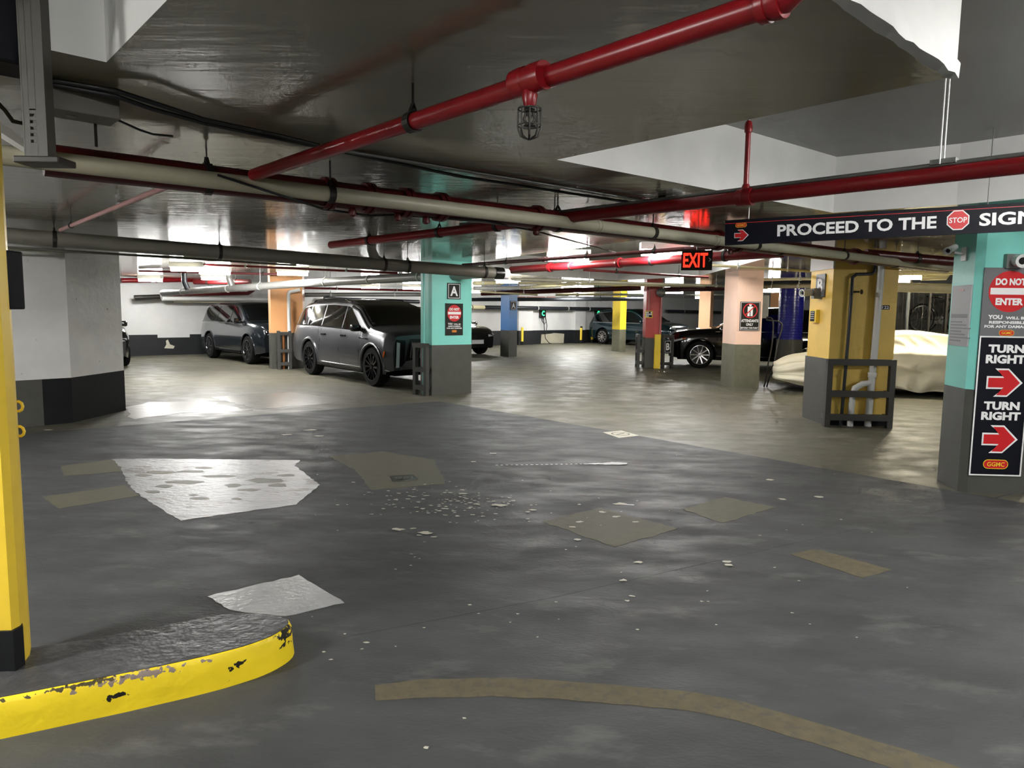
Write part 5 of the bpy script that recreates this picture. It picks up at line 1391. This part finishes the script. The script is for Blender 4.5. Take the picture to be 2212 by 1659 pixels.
for x in xs:
    W_ = covy(x); zt = topp(x); zl = min(beltp(x), zt - .03); row = []
    hem = .13 + .03 * math.sin(x * 3.1) + .02 * math.sin(x * 9) + (.05 if x > 1.8 else 0)
    for j in range(NR + 1):
        f = j / NR
        if f < .55:
            g_ = f / .55; z_ = hem + (zl - hem) * g_
            y_ = W_ * (.93 + .07 * math.sin(g_ * math.pi * .62))
            fold = .016 * math.sin(x * 15 + 3 * g_ + 3 * mnoise.noise((x * 1.3, g_, 0))) * (1 - g_) + .035 * mnoise.noise((x * 1.6 + g_ * 2.5, g_ * 3.0 - x, 1.7)) + .022 * math.sin(11 * g_ + x * 2.5 + 2 * mnoise.noise((x, g_ * 2, 4)))
            y_ += fold * (1.9 - .9 * g_) + .03 * (1 - abs(math.sin(5.5 * g_ - x * 1.1 + 1.5 * mnoise.noise((x * .8, g_, 8))))) ** 3
        else:
            g_ = (f - .55) / .45; h_ = zt - zl
            an = g_ * math.pi / 2
            ex_ = max(.0, W_ * (1 - .25 * min(1, h_ / .4)) )
            # side glass slope then roof
            if g_ < .5:
                q = g_ / .5; y_ = W_ * .995 - (W_ - ex_ * .86) * q; z_ = zl + (h_ - .05) * q
                y_ += (.05 * (1 - abs(math.sin(x * 9 - 3 * q + 2 * mnoise.noise((x * 2, q, 3))))) ** 2 - .075) * math.sin(q * math.pi) + .02 * mnoise.noise((x * 3, q * 2, 5))
            else:
                q = (g_ - .5) / .5; y_ = ex_ * .86 * math.cos(q * math.pi / 2); z_ = zt - .05 + .05 * math.sin(min(1, q * 1.6) * math.pi / 2) + .008 * mnoise.noise((x * 3, q * 3, 9))
        row.append((x, max(0, y_), z_))
    row[-1] = (x, 0, row[-1][2]); rows.append(row)
full = [r_ + [(x, -y, z + .004 * math.sin(x * 14)) for x, y, z in r_[-2::-1]] for r_ in rows]; M = len(full[0])
for r_ in full: a.v += r_
for i in range(len(full) - 1):
    for j in range(M - 1): a.f.append((i * M + j, i * M + j + 1, (i + 1) * M + j + 1, (i + 1) * M + j)); a.m.append(0)
for i in (0, len(full) - 1):
    for j in range(M // 2):
        q = (i * M + j, i * M + j + 1, i * M + M - 2 - j, i * M + M - 1 - j); a.f.append(tuple(dict.fromkeys(q))); a.m.append(0)
a.build('cloth_cover', 'cover', t, smooth=True, local=True, angle=75)
for xw in (1.35, -1.15):
    for sd in (-1, 1):
        a = MB(); a.lathe([(.0, -.1), (.3, -.1), (.32, -.07), (.32, .07), (.3, .1), (0, .1)], (xw, sd * .68, .32), (0, 1, 0), 24); a.build('wheel', 'tyre', t, local=True, smooth=True)

# ------------------------------------------------------------------ storage cage and bicycles at the right
cg = thing('storage_cage', 'dark steel storage cage behind the covered car', 'cage', (10.5, 17.0, 0))
x0, x1, y0, y1 = 8.55, 13.2, 16.7, 18.6
for x in (8.6, 9.25, 9.75, 10.15, 10.9, 11.7, 12.5, 13.2):
    a = MB(); a.box((x, y0, 1.16), (.05, .05, 2.32)); a.build('post', 'galv' if x in (9.25,) else 'steel_dark', cg)
for z_ in (.06, 1.16, 2.28):
    a = MB(); a.box(((x0 + x1) / 2, y0, z_), (x1 - x0, .045, .045)); a.build('rail', 'steel_dark', cg)
a = MB()
for k in range(40): a.box((x0 + k * (x1 - x0) / 39, y0 + .03, 1.16), (.004, .004, 2.2))
for k in range(19): a.box(((x0 + x1) / 2, y0 + .034, .1 + k * .12), (x1 - x0, .004, .004))
tag(a.build('wire_mesh', 'steel_dark', cg), kind='stuff')
a = MB(); a.box(((x0 + x1) / 2, y1, 1.16), (x1 - x0, .05, 2.32)); a.build('back_panel', 'wall_dark', cg)
def bike(label, c, rz, r=.34):
    t = thing('bicycle', label, 'bicycle', c, rz, 'bicycles in the storage cage')
    def whl(x):
        a = MB(); a.tube([Vector((x + r * math.cos(s), 0, r * math.sin(s) + r)) for s in [2 * math.pi * k / 40 for k in range(40)]], .022, 8, closed=True); w_ = a.build('wheel', 'tyre', t, local=True, smooth=True)
        a = MB(); a.tube([Vector((x + (r - .03) * math.cos(s), 0, (r - .03) * math.sin(s) + r)) for s in [2 * math.pi * k / 40 for k in range(40)]], .012, 6, closed=True)
        for k in range(16):
            s = 2 * math.pi * k / 16; a.tube([Vector((x, .02 if k % 2 else -.02, r)), Vector((x + (r - .03) * math.cos(s), 0, r + (r - .03) * math.sin(s)))], .0022, 4)
        a.build('rim', 'steel', w_, local=True)
    whl(.52); whl(-.52)
    bb = Vector((-.08, 0, .3)); seat = Vector((-.25, 0, .82)); hd_ = Vector((.36, 0, .84)); fr = Vector((.52, 0, r)); rr_ = Vector((-.52, 0, r))
    a = MB()
    for p, q in ((bb, seat), (bb, hd_ - Vector((0, 0, .08))), (seat - Vector((-.02, 0, .1)), hd_), (bb, rr_), (seat - Vector((-.02, 0, .1)), rr_), (hd_, fr)): a.tube([p, q], .017, 8)
    a.build('frame', 'bike_black', t, local=True, smooth=True)
    a = MB(); a.box(seat + Vector((0, 0, .05)), (.26, .14, .05), bev=.02); a.build('saddle', 'trim_black', t, local=True)
    a = MB(); a.tube([hd_, hd_ + Vector((.02, 0, .12))], .014, 8); a.tube([hd_ + Vector((.02, -.28, .13)), hd_ + Vector((.05, 0, .12)), hd_ + Vector((.02, .28, .13))], .012, 8); a.build('handlebar', 'bike_black', t, local=True, smooth=True)
    a = MB(); a.lathe([(.09, -.01), (.09, .01)], bb, (0, 1, 0), 16); a.tube([bb + Vector((0, -.08, 0)), bb + Vector((.1, -.08, -.13))], .01, 6); a.build('crank', 'steel', t, local=True)
    return t
# rack shelf that carries the bicycles
sh = thing('bike_shelf', 'dark steel shelf carrying bicycles inside the cage', 'shelf', (10.6, 17.6, 0))
a = MB(); a.box((10.75, 17.55, 1.12), (3.6, 1.3, .05)); a.build('deck', 'steel_dark', sh)
for x in (9.0, 12.5):
    for y in (16.95, 18.15): a = MB(); a.box((x, y, .55), (.05, .05, 1.1)); a.build('leg', 'steel_dark', sh)
bike('black bicycle with the front wheel turned, left in the cage', (10.35, 17.25, 1.168), R(12))
bike('black bicycle leaning behind another one in the cage', (10.75, 17.7, 1.168), R(-8))
